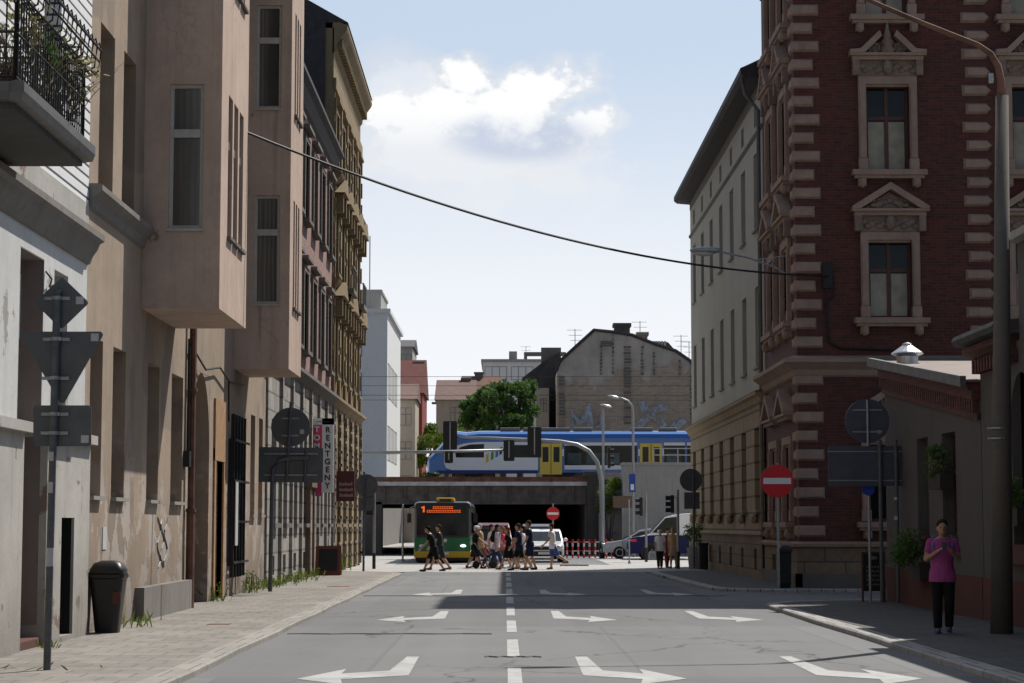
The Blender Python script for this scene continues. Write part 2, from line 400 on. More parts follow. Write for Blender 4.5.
# ------------------------------------------------------------------ camera, light, sky
cam=bpy.data.objects.new('camera',bpy.data.cameras.new('camera')); COL.objects.link(cam)
cam.location=(0,0,CAMZ); cam.rotation_euler=(PI/2+PITCH,0,-YAW)
cam.data.sensor_width=36; cam.data.lens=36*F/1024; cam.data.clip_end=6000; cam.data.clip_start=.1
SC.camera=cam
SUND=Vector((.47,.60,1.0)).normalized()
elev=math.asin(SUND.z); azi=math.atan2(SUND.x,SUND.y)
sl=bpy.data.lights.new('sun','SUN'); sl.energy=4.2; sl.angle=R(.53); sl.color=(1,.95,.87)
so=bpy.data.objects.new('sun',sl); COL.objects.link(so); so.location=(60,80,90)
so.rotation_euler=(-SUND).to_track_quat('-Z','Y').to_euler()
W=bpy.data.worlds.new('World'); SC.world=W; W.use_nodes=True
wt=W.node_tree; wn=wt.nodes; wl=wt.links
bg=wn['Background']; out=wn['World Output']
sky=wn.new('ShaderNodeTexSky'); sky.sky_type='NISHITA'; sky.sun_disc=False; sky.sun_elevation=elev; sky.sun_rotation=azi
sky.air_density=1.0; sky.dust_density=1.3; sky.ozone_density=1.5; sky.altitude=200
wl.new(sky.outputs[0],bg.inputs[0]); bg.inputs[1].default_value=.05
# clouds: a cumulus over the street and thin haze low in the sky, by direction
tc=wn.new('ShaderNodeTexCoord'); sp=wn.new('ShaderNodeSeparateXYZ'); wl.new(tc.outputs['Generated'],sp.inputs[0])
def WM(op,a,b=0.0,clamp=False):
    m=wn.new('ShaderNodeMath'); m.operation=op; m.use_clamp=clamp
    for s_,v_ in ((m.inputs[0],a),(m.inputs[1],b)):
        if isinstance(v_,(int,float)): s_.default_value=v_
        else: wl.new(v_,s_)
    return m.outputs[0]
ysafe=WM('MAXIMUM',sp.outputs[1],.05)
U=WM('DIVIDE',sp.outputs[0],ysafe); V=WM('DIVIDE',sp.outputs[2],ysafe)
def wnoise(scale,detail,rough,stretch=(1,1,1),off=(0,0,0)):
    mp=wn.new('ShaderNodeMapping'); mp.inputs['Scale'].default_value=stretch; mp.inputs['Location'].default_value=off; wl.new(tc.outputs['Generated'],mp.inputs['Vector'])
    n=wn.new('ShaderNodeTexNoise'); n.inputs['Scale'].default_value=scale; n.inputs['Detail'].default_value=detail; n.inputs['Roughness'].default_value=rough
    wl.new(mp.outputs[0],n.inputs['Vector']); return n.outputs['Fac']
def wramp(fac,a,b):
    m=wn.new('ShaderNodeMapRange'); m.interpolation_type='SMOOTHSTEP'; m.inputs[1].default_value=a; m.inputs[2].default_value=b; wl.new(fac,m.inputs[0]); return m.outputs[0]
def puff(u0,v0,a,b):
    du=WM('DIVIDE',WM('SUBTRACT',U,u0),a); dv=WM('DIVIDE',WM('SUBTRACT',V,v0),b)
    return WM('SUBTRACT',1,WM('SQRT',WM('ADD',WM('MULTIPLY',du,du),WM('MULTIPLY',dv,dv))))
def UVpx(px,py): 
    p=at(px,py,1); return p.x,p.z-CAMZ
body=None
for px,py,rx,ry in ((545,86,70,36),(468,78,50,32),(440,104,64,34),(500,115,120,44),(585,122,58,30),(390,112,60,40),(500,165,170,64),(400,155,100,56)):
    u0,v0=UVpx(px,py); p_=puff(u0,v0,rx/2000,ry/2000); body=p_ if body is None else WM('MAXIMUM',body,p_)
nz=wnoise(30,9,.58,(1,1,1.35)); nz2=wnoise(85,5,.6,(1,1,1.2))
dens=WM('ADD',body,WM('ADD',WM('MULTIPLY',WM('SUBTRACT',nz,.5),1.7),WM('MULTIPLY',WM('SUBTRACT',nz2,.5),.9)))
cum=WM('MULTIPLY',wramp(dens,.02,.62),wramp(V,.125,.215))
veil=WM('MULTIPLY',wramp(wnoise(9,6,.6,(1,1,3.2),(2.3,.4,.7)),.38,.72),wramp(V,.28,.05))
low=WM('ADD',.66,WM('MULTIPLY',wramp(V,.26,.05),.32))
wisp=WM('MULTIPLY',wramp(wnoise(7,7,.62,(1,1,4.2),(5.1,1.2,.3)),.5,.75),.35)
bank=WM('MULTIPLY',wramp(WM('ADD',WM('MAXIMUM',puff(*UVpx(450,150),190/2000,95/2000),puff(*UVpx(400,100),90/2000,70/2000)),WM('MULTIPLY',WM('SUBTRACT',nz,.5),1.0)),.0,.6),.8)
veil=WM('MAXIMUM',WM('MULTIPLY',veil,.72),WM('MAXIMUM',low,wisp))
front=WM('ADD',.18,WM('MULTIPLY',wramp(sp.outputs[1],-.1,.4),.82))
cov=WM('MULTIPLY',WM('MAXIMUM',WM('MAXIMUM',cum,bank),veil),front)
shade=WM('MAXIMUM',wramp(WM('ADD',V,WM('MULTIPLY',WM('SUBTRACT',nz,.5),.11)),.19,.218),WM('SUBTRACT',1,WM('MULTIPLY',wramp(puff(*UVpx(520,138),95/2000,34/2000),0.0,.6),1.0)))
mixc=wn.new('ShaderNodeMix'); mixc.data_type='RGBA'; wl.new(shade,mixc.inputs[0])
mixc.inputs[6].default_value=(.62,.68,.82,1); mixc.inputs[7].default_value=(1.0,1.0,1.0,1)
vm=wn.new('ShaderNodeMix'); vm.data_type='RGBA'; wl.new(WM('MULTIPLY',wramp(V,.10,.26),WM('SUBTRACT',1,bank)),vm.inputs[0]); vm.inputs[6].default_value=(.93,.955,1.0,1); vm.inputs[7].default_value=(.74,.86,1.03,1)
cm=wn.new('ShaderNodeMix'); cm.data_type='RGBA'; wl.new(cum,cm.inputs[0]); wl.new(vm.outputs[2],cm.inputs[6]); wl.new(mixc.outputs[2],cm.inputs[7])
bg2=wn.new('ShaderNodeBackground'); bg2.inputs[1].default_value=.735; wl.new(cm.outputs[2],bg2.inputs[0])
mx=wn.new('ShaderNodeMixShader'); wl.new(cov,mx.inputs[0]); wl.new(bg.outputs[0],mx.inputs[1]); wl.new(bg2.outputs[0],mx.inputs[2]); wl.new(mx.outputs[0],out.inputs[0])
SC.view_settings.view_transform='Standard'; SC.view_settings.look='None'; SC.view_settings.exposure=.45; SC.view_settings.gamma=1; SC.view_settings.use_curve_mapping=False
SC.cycles.max_bounces=6; SC.cycles.sample_clamp_indirect=6

# ------------------------------------------------------------------ ground
XL,XKL,XKR=-6.1,-3.4,5.2
def sheet(name,mat,polys,z,kind='structure',thick=0):
    m=MB()
    for p in polys:
        if thick: m.prism(p,'z',z-thick,z)
        else: m.add([(x,y,z) for x,y in p],[tuple(range(len(p)))])
    o=m.build(name,mat); tag(o,kind=kind); return o
sheet('ground',MT['earth'],[[(-3000,-500),(3000,-500),(3000,4000),(-3000,4000)]],-.02)
sheet('road',MT['asphalt'],[[(XKL-.1,-20),(XKR+.35,-20),(XKR+.35,40),(12,42.7),(60,42.7),(60,49.6),(12,49.6),(XKR+.2,52),(XKR-.3,71),(XKL-.1,71)],],0)
sheet('crossing_street',MT['paving'],[[(-80,71),(80,71),(80,84),(-80,84)]],.0)
sheet('underpass_road',MT['asphalt'],[[(-4.6,84.0),(4.4,84.0),(4.4,200),(-4.6,200)]],.004)
sheet('forecourt',MT['paving'],[[(4.4,84),(80,84),(80,110),(4.4,110)],[(-80,84),(-4.6,84),(-4.6,260),(-80,260)]],.002)
def arc(cx,cy,r,a0,a1,n=10): return [(cx+r*math.cos(R(a0+(a1-a0)*i/n)),cy+r*math.sin(R(a0+(a1-a0)*i/n))) for i in range(n+1)]
def pave(name,mat,kmat,edge,inner):
    """edge: kerb polyline (road side); inner: closing points. kerb .3 wide, .12 high"""
    k=MB(); e=[Vector((x,y,0)) for x,y in edge]; c=sum(( Vector((x,y,0)) for x,y in inner),Vector())/len(inner)
    off=[]
    for i,p in enumerate(e):
        d=(e[min(i+1,len(e)-1)]-e[max(i-1,0)]).normalized(); n=Vector((-d.y,d.x,0))
        if n.dot(c-p)<0: n=-n
        off.append(p+n*.28)
    for i in range(len(e)-1):
        a,b,c2,d2=e[i],e[i+1],off[i+1],off[i]
        ch=.02
        a2=a+(d2-a)*.08; b2=b+(c2-b)*.08
        vs=[(a.x,a.y,-.05),(b.x,b.y,-.05),(b.x,b.y,.062),(a.x,a.y,.062),(a2.x,a2.y,.08),(b2.x,b2.y,.08),(c2.x,c2.y,.082),(d2.x,d2.y,.082)]
        k.add(vs,[(0,1,2,3),(3,2,5,4),(4,5,6,7)])
    tag(k.build(name+'_kerb',kmat),kind='structure')
    sheet(name,mat,[[(p.x,p.y) for p in off]+inner],.08)
pave('pavement_left',MT['slabs'],MT['kerb'],[(XKL,-20)]+[(XKL+.02*math.sin(y*.9),y) for y in range(0,66,2)]+arc(XKL-3.2,66,3.2,0,90)+[(-30,69.2)],[(-30,60),(-6.3,60),(-6.3,-20)])
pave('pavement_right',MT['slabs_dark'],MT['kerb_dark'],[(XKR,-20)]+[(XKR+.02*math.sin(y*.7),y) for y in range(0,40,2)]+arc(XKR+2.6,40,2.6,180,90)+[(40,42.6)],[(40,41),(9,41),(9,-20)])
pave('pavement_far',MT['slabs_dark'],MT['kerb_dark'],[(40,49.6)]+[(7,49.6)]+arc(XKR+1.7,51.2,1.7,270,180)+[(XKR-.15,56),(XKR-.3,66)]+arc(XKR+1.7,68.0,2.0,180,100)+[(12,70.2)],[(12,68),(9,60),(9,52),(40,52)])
# markings
def arrow(tx,sx,ty,s):
    """bent arrow, stem far away, head sideways; s=+1 right, -1 left"""
    w=.15
    P=[(sx,ty+3.9),(sx+s*w,ty+3.9),(sx+s*(w+.08),ty+1.5),(tx-s*.42,ty+1.0),(tx-s*.42,ty+1.75),(tx,ty+.25),(tx-s*.55,ty-.5),(tx-s*.48,ty+.2),(sx-s*.02,ty+.75)]
    return P
n=0
rows=(21.5,34.9,47.6)
for ty in rows:
    for tx,sx,s,nm in ((-2.24,-1.08,-1,'left'),(1.96,.88,1,'right'),(4.5,3.45,1,'right')):
        P=arrow(tx,sx,ty,s)
        m=MB(); m.add([(x,y,.004) for x,y in P],[(0,1,2,8),(2,3,7,8),(4,5,3),(3,5,7),(5,6,7)])
        o=m.build('turn_arrow',MT['paint']); tag(o,kind='structure')
m=MB()
for k in range(9):
    y0=19.7+5.72*k
    m.add([(x,y,.0045) for x,y in ((.03,y0),(.185,y0),(.185,y0+3.75),(.03,y0+3.75))],[(0,1,2,3)])
tag(m.build('centre_line',MT['paint']),kind='structure')
m=MB()
for y_,x0_,x1_ in ((25.3,-.25,.45),(46.9,-3.3,5.1),(30.6,-3.3,-.2)):
    m.tube([(x0_+(x1_-x0_)*i/14,y_+.05*math.sin(i*1.7),.001) for i in range(15)],.016,4)
tag(m.build('tar_seam',MT['seam']),kind='structure')
# covers
for (px,py,w,l,lab) in ((340,589,1.1,1.6,'rusty rectangular access cover in the left pavement near the chalkboard'),(222,628,.7,.7,'small rusty access cover in the left pavement by the arch')):
    d=3300/(py-525); x=(px-505)*d/2000
    m=MB(); m.box(x-w/4,x+w/4,d-l/4,d+l/4,.07,.086)
    tag(m.build('access_cover',MT['rust'],loc=(x,d,.08)),lab,'cover')

# ------------------------------------------------------------------ facade tools
def frame(x,y,rot): return Matrix.Translation((x,y,0))@Matrix.Rotation(rot,4,'Z')
RL,RR=PI/2,-PI/2     # facing the street from the left / from the right
def facade(mb,L,z0,z1,ops,depth=.28,x0=0):
    xs=sorted({x0,x0+L}|{u for o in ops for u in o[:2]}); zs=sorted({z0,z1}|{v for o in ops for v in o[2:4]})
    for i in range(len(xs)-1):
        for j in range(len(zs)-1):
            cx,cz=(xs[i]+xs[i+1])/2,(zs[j]+zs[j+1])/2
            if any(o[0]<cx<o[1] and o[2]<cz<o[3] for o in ops): continue
            mb.quad((xs[i],0,zs[j]),(xs[i+1],0,zs[j]),(xs[i+1],0,zs[j+1]),(xs[i],0,zs[j+1]))
    for a,b,c,d in [o[:4] for o in ops]:
        e=depth
        mb.quad((a,0,c),(a,e,c),(a,e,d),(a,0,d)); mb.quad((b,0,c),(b,0,d),(b,e,d),(b,e,c))
        mb.quad((a,0,d),(a,e,d),(b,e,d),(b,0,d)); mb.quad((a,0,c),(b,0,c),(b,e,c),(a,e,c))
def shell(mb,L,D,z1,g=.5,x0=0):
    """core behind a facade sheet plus the returns"""
    mb.box(x0+.02,x0+L-.02,g,D,-.05,z1-.02)
    for x in (x0,x0+L): mb.quad((x,0,0),(x,g+.01,0),(x,g+.01,z1),(x,0,z1))
    mb.quad((x0,0,z1),(x0+L,0,z1),(x0+L,g+.01,z1),(x0,g+.01,z1))
WC={}
def winmesh(w,h,style,fm,pm):
    key=(round(w,2),round(h,2),style,fm,pm)
    if key in WC: return WC[key]
    b=.065; m=MB()
    m.box(-w/2,-w/2+b,0,.07,0,h); m.box(w/2-b,w/2,0,.07,0,h); m.box(-w/2+b,w/2-b,0,.07,0,b); m.box(-w/2+b,w/2-b,0,.07,h-b,h)
    if style=='cross':
        t=h*.62; m.box(-.05,.05,-.012,.06,b,h-b); m.box(-w/2+b,-.05,-.008,.06,t-.05,t+.05); m.box(.05,w/2-b,-.008,.06,t-.05,t+.05)
    elif style=='trans':
        t=h*.66; m.box(-w/2+b,w/2-b,-.02,.06,t-.07,t+.07)
    elif style=='tri':
        for x in (-w/6,w/6): m.box(x-.035,x+.035,-.008,.06,b,h-b)
    elif style=='grid':
        for k in range(1,4): m.box(-w/2+b,w/2-b,0,.05,h*k/4-.02,h*k/4+.02)
        m.box(-.025,.025,-.006,.056,b,h-b)
    a=m.mesh('window'); a.materials.append(MT[fm])
    p=MB(); p.box(-w/2+b*.6,w/2-b*.6,.03,.045,b*.6,h-b*.6); q=p.mesh('pane'); q.materials.append(MT[pm])
    WC[key]=(a,q); return WC[key]
def window(root,M,u,z,w,h,style='cross',fm='wood_white',pm='glass',y=.18,extra=(),rot=0,name='window'):
    a,q=winmesh(w,h,style,fm,pm)
    o=place(a,name,root,M@Vector((u,y,z)),rot); child(q,'pane',o)
    for nm,me in extra: 
        c=child(me,nm,o); c.location=(0,-y,0)
    ORG[o.name]=Vector((0,0,0)); return o
def sillmesh(w,mat,t=.07,p=.13,ov=.1):
    key=('sill',w,mat,t,p,ov)
    if key not in WC:
        m=MB(); m.box(-w/2-ov,w/2+ov,-p,.1,-t,-.002); a=m.mesh('sill'); a.materials.append(MT[mat]); WC[key]=a
    return WC[key]
def cornice(mb,L,z,prof,x0=0):
    """prof: (out, z offset) list, closed against the wall"""
    P=[(-o,z+dz) for o,dz in prof]
    mb.prism([(.05,z+prof[0][1])]+P+[(.05,z+prof[-1][1])],'x',x0,x0+L)

# ================================================================== LEFT SIDE
# --- white house at the left edge (street y 12..29)
Y0=-40.0; L=69.0; M=frame(XL,Y0,RL)  # house lengthened unseen behind the camera to block sky light
h1=thing('white_house','weathered white rendered house with a balcony and deep tall doorway at left edge','house',(XL,Y0,0))
u=lambda y: y-Y0
door=(u(25.0),u(26.3),.35,5.15); win=(u(26.9),u(27.75),2.95,5.1); cel=(u(27.2),u(28.0),.15,1.75)
m=MB(M)
ops=[door,win,(u(19),u(20.2),2.95,5.1),(u(22),u(23.2),2.95,5.1)]
facade(m,L,2.9,5.5,[(o[0],o[1],max(o[2],2.9),o[3]) for o in ops],.55); shell(m,L,9,14.0,.6)
m.build('wall',MT['white_wall'],h1)
m=MB(M); up=[(u(26.0),u(27.0),6.8,9.2),(u(22.0),u(23.1),6.4,9.0)]
facade(m,L,6.3,14,up,.3); m.build('upper_wall',MT['siding'],h1)
m=MB(M); m.box(0,L,-.012,.3,5.85,6.32); m.build('band_wall',MT['white_plinth'],h1)
m=MB(M); m.box(u(26.3)-.015,u(26.3)-.001,0.0,.56,.36,5.15); m.box(u(25.0),u(26.3),.0,.56,5.135,5.15); m.build('reveal_shade_lining',MT['reveal_shade'],h1)  # thin lining whose dark colour paints in the reveal's shade
m=MB(M)
for a,b in ((0,u(25.0)),(u(26.3),L)):
    mm=MB(M); 
    m.M=M@Matrix.Translation((0,-.1,0))
    facade(m,b-a,0,2.86,[cel] if a>1 else [],.5,x0=a)
    m.M=M; m.quad((a,-.1,0),(a,.6,0),(a,.6,2.86),(a,-.1,2.86)); m.quad((b,-.1,0),(b,.6,0),(b,.6,2.86),(b,-.1,2.86))
    m.box(a-.03,b+.03,-.2,.55,2.8,2.93)
m.build('plinth',MT['white_plinth'],h1)
m=MB(M); m.box(u(25.0),u(26.3),.56,.7,.3,5.2); m.build('door',MT['wood_brown'],h1)
m=MB(M); m.box(cel[0],cel[1],.35,.5,cel[2],cel[3]); m.box(cel[0],cel[0]+.012,-.06,.4,cel[2],cel[3]); m.box(cel[1]-.012,cel[1],-.06,.4,cel[2],cel[3]); m.build('cellar_hatch_shade',MT['dark'],h1)  # near-black panel and jamb linings paint in the shadowed interior
m=MB(M); m.box(u(25.02),u(26.28),-.05,.56,0,.2); m.box(u(25.02),u(26.28),.2,.56,.2,.36); m.build('step',MT['render_red'],h1,bevel=.02)
m=MB(M); cornice(m,L,5.45,[(.0,-.02),(.05,0),(.08,.1),(.15,.2),(.18,.28),(.25,.32),(.25,.41),(.22,.43)]); m.build('cornice',MT['trim_grey'],h1)
window(h1,M,(win[0]+win[1])/2,win[2],.85,2.15,'trans','wood_brown','glass',.25,[('sill',sillmesh(.85,'conc',.12,.25,.12))],RL)
for o_ in up: window(h1,M,(o_[0]+o_[1])/2,o_[2],o_[1]-o_[0],o_[3]-o_[2],'cross','wood_white','glass',.2,[],RL)
for o_ in ops[2:]: window(h1,M,(o_[0]+o_[1])/2,o_[2],o_[1]-o_[0],o_[3]-o_[2],'cross','wood_white','glass',.2,[],RL)
# poster in the doorway reveal
m=MB(M); m.box(u(26.3)-.03,u(26.3)-.016,.3,.5,4.1,4.95); p=m.build('poster',MT['white'],h1)
m=MB(M); m.tube([(u(26.3)-.034,.34,4.25),(u(26.3)-.034,.38,4.75),(u(26.3)-.034,.42,4.5),(u(26.3)-.034,.46,4.3)],.025); m.build('red_drawing',MT['red'],p)
# louvres stacked in the window
m=MB(M)
for k in range(6): m.box(win[0]+.08,win[1]-.08,.1,.22,2.98+k*.13,3.06+k*.13)
m.build('shutter_slats',MT['wood_old'],h1)
m=MB(M); m.tube([(u(26.34),-.01,5.0),(u(26.4),-.08,4.9),(u(26.5),-.03,4.82),(u(26.6),-.1,4.86),(u(26.72),-.02,4.75)],.012); m.tube([(u(26.5),-.03,4.82),(u(26.56),-.1,4.7),(u(26.62),-.06,4.62)],.012); m.build('loose_cable',MT['iron'],h1)
# balcony
by0,by1,bx=20.4,23.75,-5.08
bal=MB(); 
bal.prism([(by0,5.94),(by0-.02,6.12),(by1+.02,6.12),(by1,5.94)],'x',XL,bx)
bo=bal.build('balcony',MT['conc_dark'],h1)
m=MB()
for (a,b) in (((bx+.08,by0-.1,6.14),(bx+.08,by1+.1,6.14)),((XL,by0-.1,6.14),(bx+.08,by0-.1,6.14))):
    pass
m.prism([(bx-.02,6.0),(bx+.1,6.02),(bx+.13,6.1),(bx+.13,6.2),(bx+.05,6.22),(bx-.02,6.2)],'y',by0-.12,by1+.12)
m.prism([(by0+.02,6.0),(by0-.1,6.02),(by0-.13,6.1),(by0-.13,6.2),(by0-.02,6.22)],'x',XL,bx-.02)
m.build('slab_moulding',MT['lead'],bo)
m=MB(); r=.012
def railbars(p0,p1,nb):
    p0,p1=Vector(p0),Vector(p1)
    for i in range(nb+1):
        p=p0+(p1-p0)*i/nb; m.tube([p,p+Vector((0,0,1.0))],r*(1.6 if i in (0,nb) else .8),6)
    for z in (.08,.55,1.0): m.tube([p0+Vector((0,0,z)),p1+Vector((0,0,z))],.014,6)
    nrm=(p1-p0).normalized(); outw=Vector((nrm.y,-nrm.x,0))
    if outw.dot(Vector((1,-1,0)))<0: outw=-outw
    # bellied flower holders
    for z,dd in ((1.0,.0),(.86,.13),(1.02,.18),(1.15,.2)): m.tube([p0+outw*dd+Vector((0,0,z)),p1+outw*dd+Vector((0,0,z))],.014,6)
    for i in range(nb//2+1):
        p=p0+(p1-p0)*i*2/nb
        m.tube([p+Vector((0,0,.98)),p+outw*.07+Vector((0,0,.84)),p+outw*.17+Vector((0,0,.9)),p+outw*.2+Vector((0,0,1.15)),p+outw*.18+Vector((0,0,1.25)),p+outw*.14+Vector((0,0,1.2))],.012,6)
    for i in range(0,nb-2,4):
        c=p0+(p1-p0)*(i+2)/nb
        pts=[c+nrm*(.16*math.cos(t*PI/6))+Vector((0,0,.55+.2*math.sin(t*PI/6))) for t in range(13)]; m.tube(pts,.01,5)
railbars((bx,by0,6.2),(bx,by1,6.2),30); railbars((XL+.05,by0,6.2),(bx,by0,6.2),10); railbars((bx,by1,6.2),(XL+.05,by1,6.2),10)
m.build('railing',MT['iron'],bo)
# plants on the balcony
def leafcloud(mb,pts,n,size,spread,rnd=random):
    for i in range(n):
        c,rad=rnd.choice(pts); c=Vector(c)
        d=Vector((rnd.gauss(0,1),rnd.gauss(0,1),rnd.gauss(0,1))).normalized()*rad*(rnd.random()**.45)
        d.z*=spread; p=c+d
        a=Vector((rnd.uniform(-1,1),rnd.uniform(-1,1),rnd.uniform(-1,1))).normalized(); b=a.orthogonal().normalized(); s=size*rnd.uniform(.6,1.3)
        mb.add([p-a*s,p+b*s*.45,p+a*s,p-b*s*.45],[(0,1,2,3)])
def stemsplant(mb,base,n,h,sp,r=.006):
    for i in range(n):
        b=Vector(base)+Vector((random.gauss(0,sp*.3),random.gauss(0,sp*.3),0)); t=Vector((random.gauss(0,sp),random.gauss(0,sp),h*random.uniform(.5,1)))
        mb.tube([b,b+t*.5+Vector((0,0,.05)),b+t],[r,r*.8,r*.4],4)
for k,y in enumerate((20.9,21.9,22.9,23.6)):
    lab=['withered plant in the pot nearest the camera on the iron balcony','grey dried plant in the second pot along the iron balcony','straggly dried plant in the third pot along the iron balcony','dry plant with straw coloured stems in the farthest balcony pot'][k]
    t=thing('potted_plant',lab,'plant',(bx-.2,y,6.13),group='dried plants on the balcony')
    m=MB(); m.lathe([(.09,6.13),(.13,6.38),(.14,6.4),(.12,6.4)],(bx-.2,y,0),14); m.build('pot',MT['render_red'],t)
    m=MB(); stemsplant(m,(bx-.2,y,6.36),40,.8,.22); m.build('stems',MT['dry'],t)
    m=MB(); leafcloud(m,[((bx-.15,y,6.9),.32),((bx,y+.1,7.05),.28)],110,.05,1); m.build('foliage',MT['leaf_dark'] if k==1 else MT['dry'],t)

# --- brown house with oriels (y 29..51)
Y0=29.0; L=22.0; Hh=18.2; M=frame(XL,Y0,RL)
h2=thing('brown_house','shabby brown plastered tenement with two box oriels and an arched gateway','house',(XL,Y0,0))
gw=[(29.35,30.25),(31.05,32.1),(34.1,35.25),(36.55,37.85),(48.0,48.85),(49.6,50.4)]
ops=[]
for a,b in gw[:4]: ops.append((u(a),u(b),2.08,4.42))
for a,b in gw[4:]: ops.append((u(a),u(b),1.9,4.3))
arch=(u(39.0),u(41.3),.0,4.7); ops.append(arch)
dr=(u(42.1),u(43.25),.1,3.0); ops.append(dr)
gr=(u(44.3),u(46.6),.85,3.5); ops.append(gr)
upw=[(29.65,30.75),(31.5,32.55),(38.3,39.4),(40.2,41.3),(42.3,43.3),(48.6,49.8)]
for z0,z1 in ((6.72,9.22),(11.1,13.5),(15.2,17.2)):
    for a,b in upw: ops.append((u(a),u(b),z0,z1))
m=MB(M); facade(m,L,0,Hh,ops,.34); shell(m,L,11,Hh,.36+.02)
m.build('wall',MT['brown_wall'],h2)
# arch spandrels
m=MB(M); a,b=arch[0],arch[1]; r_=(b-a)/2; cx=(a+b)/2; zc=4.7-r_*1.25
for s in (-1,1):
    pts=[(cx+s*r_*math.cos(t*PI/2/10),zc+1.25*r_*math.sin(t*PI/2/10)) for t in range(11)]
    for i in range(10):
        (x0,z0),(x1,z1)=pts[i],pts[i+1]
        m.add([(x0,.004,z0),(x1,.004,z1),(x1,.004,4.7),(x0,.004,4.7),(x0,.33,z0),(x1,.33,z1),(x1,.33,4.7),(x0,.33,4.7)],[(0,1,2,3),(4,7,6,5),(0,4,5,1)])
m.build('gate_arch',MT['brown_wall'],h2)
m=MB(M); m.box(a,b,.3,.36,0,4.7); m.build('gate',MT['wood_old'],h2)
m=MB(M); m.box(dr[0],dr[1],.2,.3,.1,3.0); d_=m.build('door',MT['wood_old'],h2)
m=MB(M); 
m.box(dr[0]-.22,dr[0],-.04,.1,.1,3.25); m.box(dr[1],dr[1]+.22,-.04,.1,.1,3.25); m.box(dr[0]-.22,dr[1]+.22,-.045,.1,3.0,4.3); m.build('door_surround',MT['door_orange'],h2)
m=MB(M); m.box(gr[0]-.15,gr[1]+.1,-.05,.02,.75,3.55); gb=m.build('shop_board',MT['black'],h2)
m=MB(M)
for k in range(5): m.box(gr[0]-.1+k*.48,gr[0]-.04+k*.48,-.13,-.05,.5,4.1)
for z in (.8,1.7,2.6,3.5): m.box(gr[0]-.15,gr[1]+.1,-.155,-.13,z,z+.05)
m.build('grille',MT['iron'],gb)
m=MB(M); m.box(gr[0]-.1,gr[0]+.3,-.175,-.157,1.2,2.6); m.build('poster',MT['sticker'],gb)
for i,(a,b) in enumerate(gw):
    z0,z1=((2.08,4.42) if i<4 else (1.9,4.3))
    window(h2,M,u((a+b)/2),z0,b-a,z1-z0,'trans','wood_old','glass',.26,[('sill',sillmesh(round(b-a,2),'conc',.06,.09,.0))],RL)
for z0,z1 in ((6.72,9.22),(11.1,13.5),(15.2,17.2)):
    for a,b in upw: window(h2,M,u((a+b)/2),z0,b-a,z1-z0,'trans','wood_grey','glass_grey',.26,[],RL)
m=MB(M); cornice(m,4.35,6.38,[(0,-.12),(.05,-.08),(.08,.05),(.16,.12),(.2,.16),(.2,.24),(.16,.26)]); m.build('string_course',MT['trim_grey'],h2)
m=MB(M); m.box(u(33.2),u(38.4),-.16,.05,0,.62); m.build('plinth_step',MT['trim_grey'],h2)
m=MB(M); cornice(m,L,Hh,[(0,-.5),(.1,-.4),(.3,-.1),(.45,0),(.45,.15),(.3,.2)]); m.build('eaves',MT['trim_grey'],h2)
m=MB(M); m.prism([(-.3,Hh+.15),(5.5,Hh+3),(11,Hh+.15)],'x',0,L); m.build('roof',MT['slate'],h2)
# downpipe
m=MB(); m.tube([(XL+.11,38.3,0),(XL+.11,38.3,17.9)],.07,8); m.tube([(XL+.11,38.3,0),(XL+.11,38.3,1.9)],.085,8)
for z in (1.9,4.2,6.5,9): m.cone((XL+.11,38.3,z),(XL+.11,38.3,z+.06),.1,.1,10)
m.build('downpipe',MT['rust'],h2)
m=MB(); m.tube([(XL+.06,38.15,5.2),(XL+.06,38.12,2.9)],.03,6); m.tube([(XL+.08,38.15,5.1),(XL+.1,40,4.75),(XL+.1,42,4.95),(XL+.1,43.5,4.75),(XL+.08,46,4.85)],.022,6); m.tube([(XL+.08,43.5,4.8),(XL+.08,43.6,3.9)],.02,6); m.box(XL,XL+.12,37.95,38.2,2.75,3.05); m.build('wall_cable',MT['iron'],h2)
# notice, graffiti
m=MB(); m.box(XL,XL+.012,30.45,30.75,1.28,1.62); m.build('notice',MT['sticker'],h2)
m=MB()
for k in range(3):
    yy=35.4+k*.35; m.tube([(XL+.004,yy+.18*math.sin(t*1.3+k*2),.9+t*.11) for t in range(9)],.018,4)
m.build('graffiti',MT['pole_dark'],h2)
# oriels
def oriel(y0,y1,xf,zb,zt,side):
    o=MB(); 
    w=xf-XL
    Mf=frame(XL,y0,0)         # front facing the camera: x across
    Ms=frame(xf,y0,RL)
    lv=((6.62,9.1),(11.1,13.5),(15.2,17.1))
    wx=.38+.31*0; 
    fo=[(.42,1.0,a,b) for a,b in lv]
    sw3=(side[1]-side[0])/3; so_=[(side[0]+sw3*i_+.09,side[0]+sw3*(i_+1)-.09,a,b) for a,b in lv for i_ in range(3)]
    o.M=Mf; facade(o,w,zb,zt,fo,.14); o.M=Ms; facade(o,y1-y0,zb,zt,so_,.14)
    o.M=None
    o.box(XL,xf-.16,y0+.16,y1,zb+.02,zt); o.quad((XL,y0,zb),(xf,y0,zb),(xf,y1,zb),(XL,y1,zb)); o.quad((XL,y1,zb),(xf,y1,zb),(xf,y1,zt),(XL,y1,zt))
    ob=o.build('oriel',MT['oriel_wall'],h2)
    ORG[ob.name]=ORG[h2.name]
    for a,b in lv:
        window(ob,Mf,.71,a,.58,b-a,'trans','wood_white','glass_grey',.06,[('sill',sillmesh(.58,'wood_white',.04,.05,.03))],0)
        for i_ in range(3): window(ob,Ms,side[0]+sw3*(i_+.5),a,round(sw3-.18,2),b-a,'trans','wood_old','glass',.06,[('sill',sillmesh(round(sw3-.18,2),'stone_dark',.06,.07,.04))],RL)
    return ob
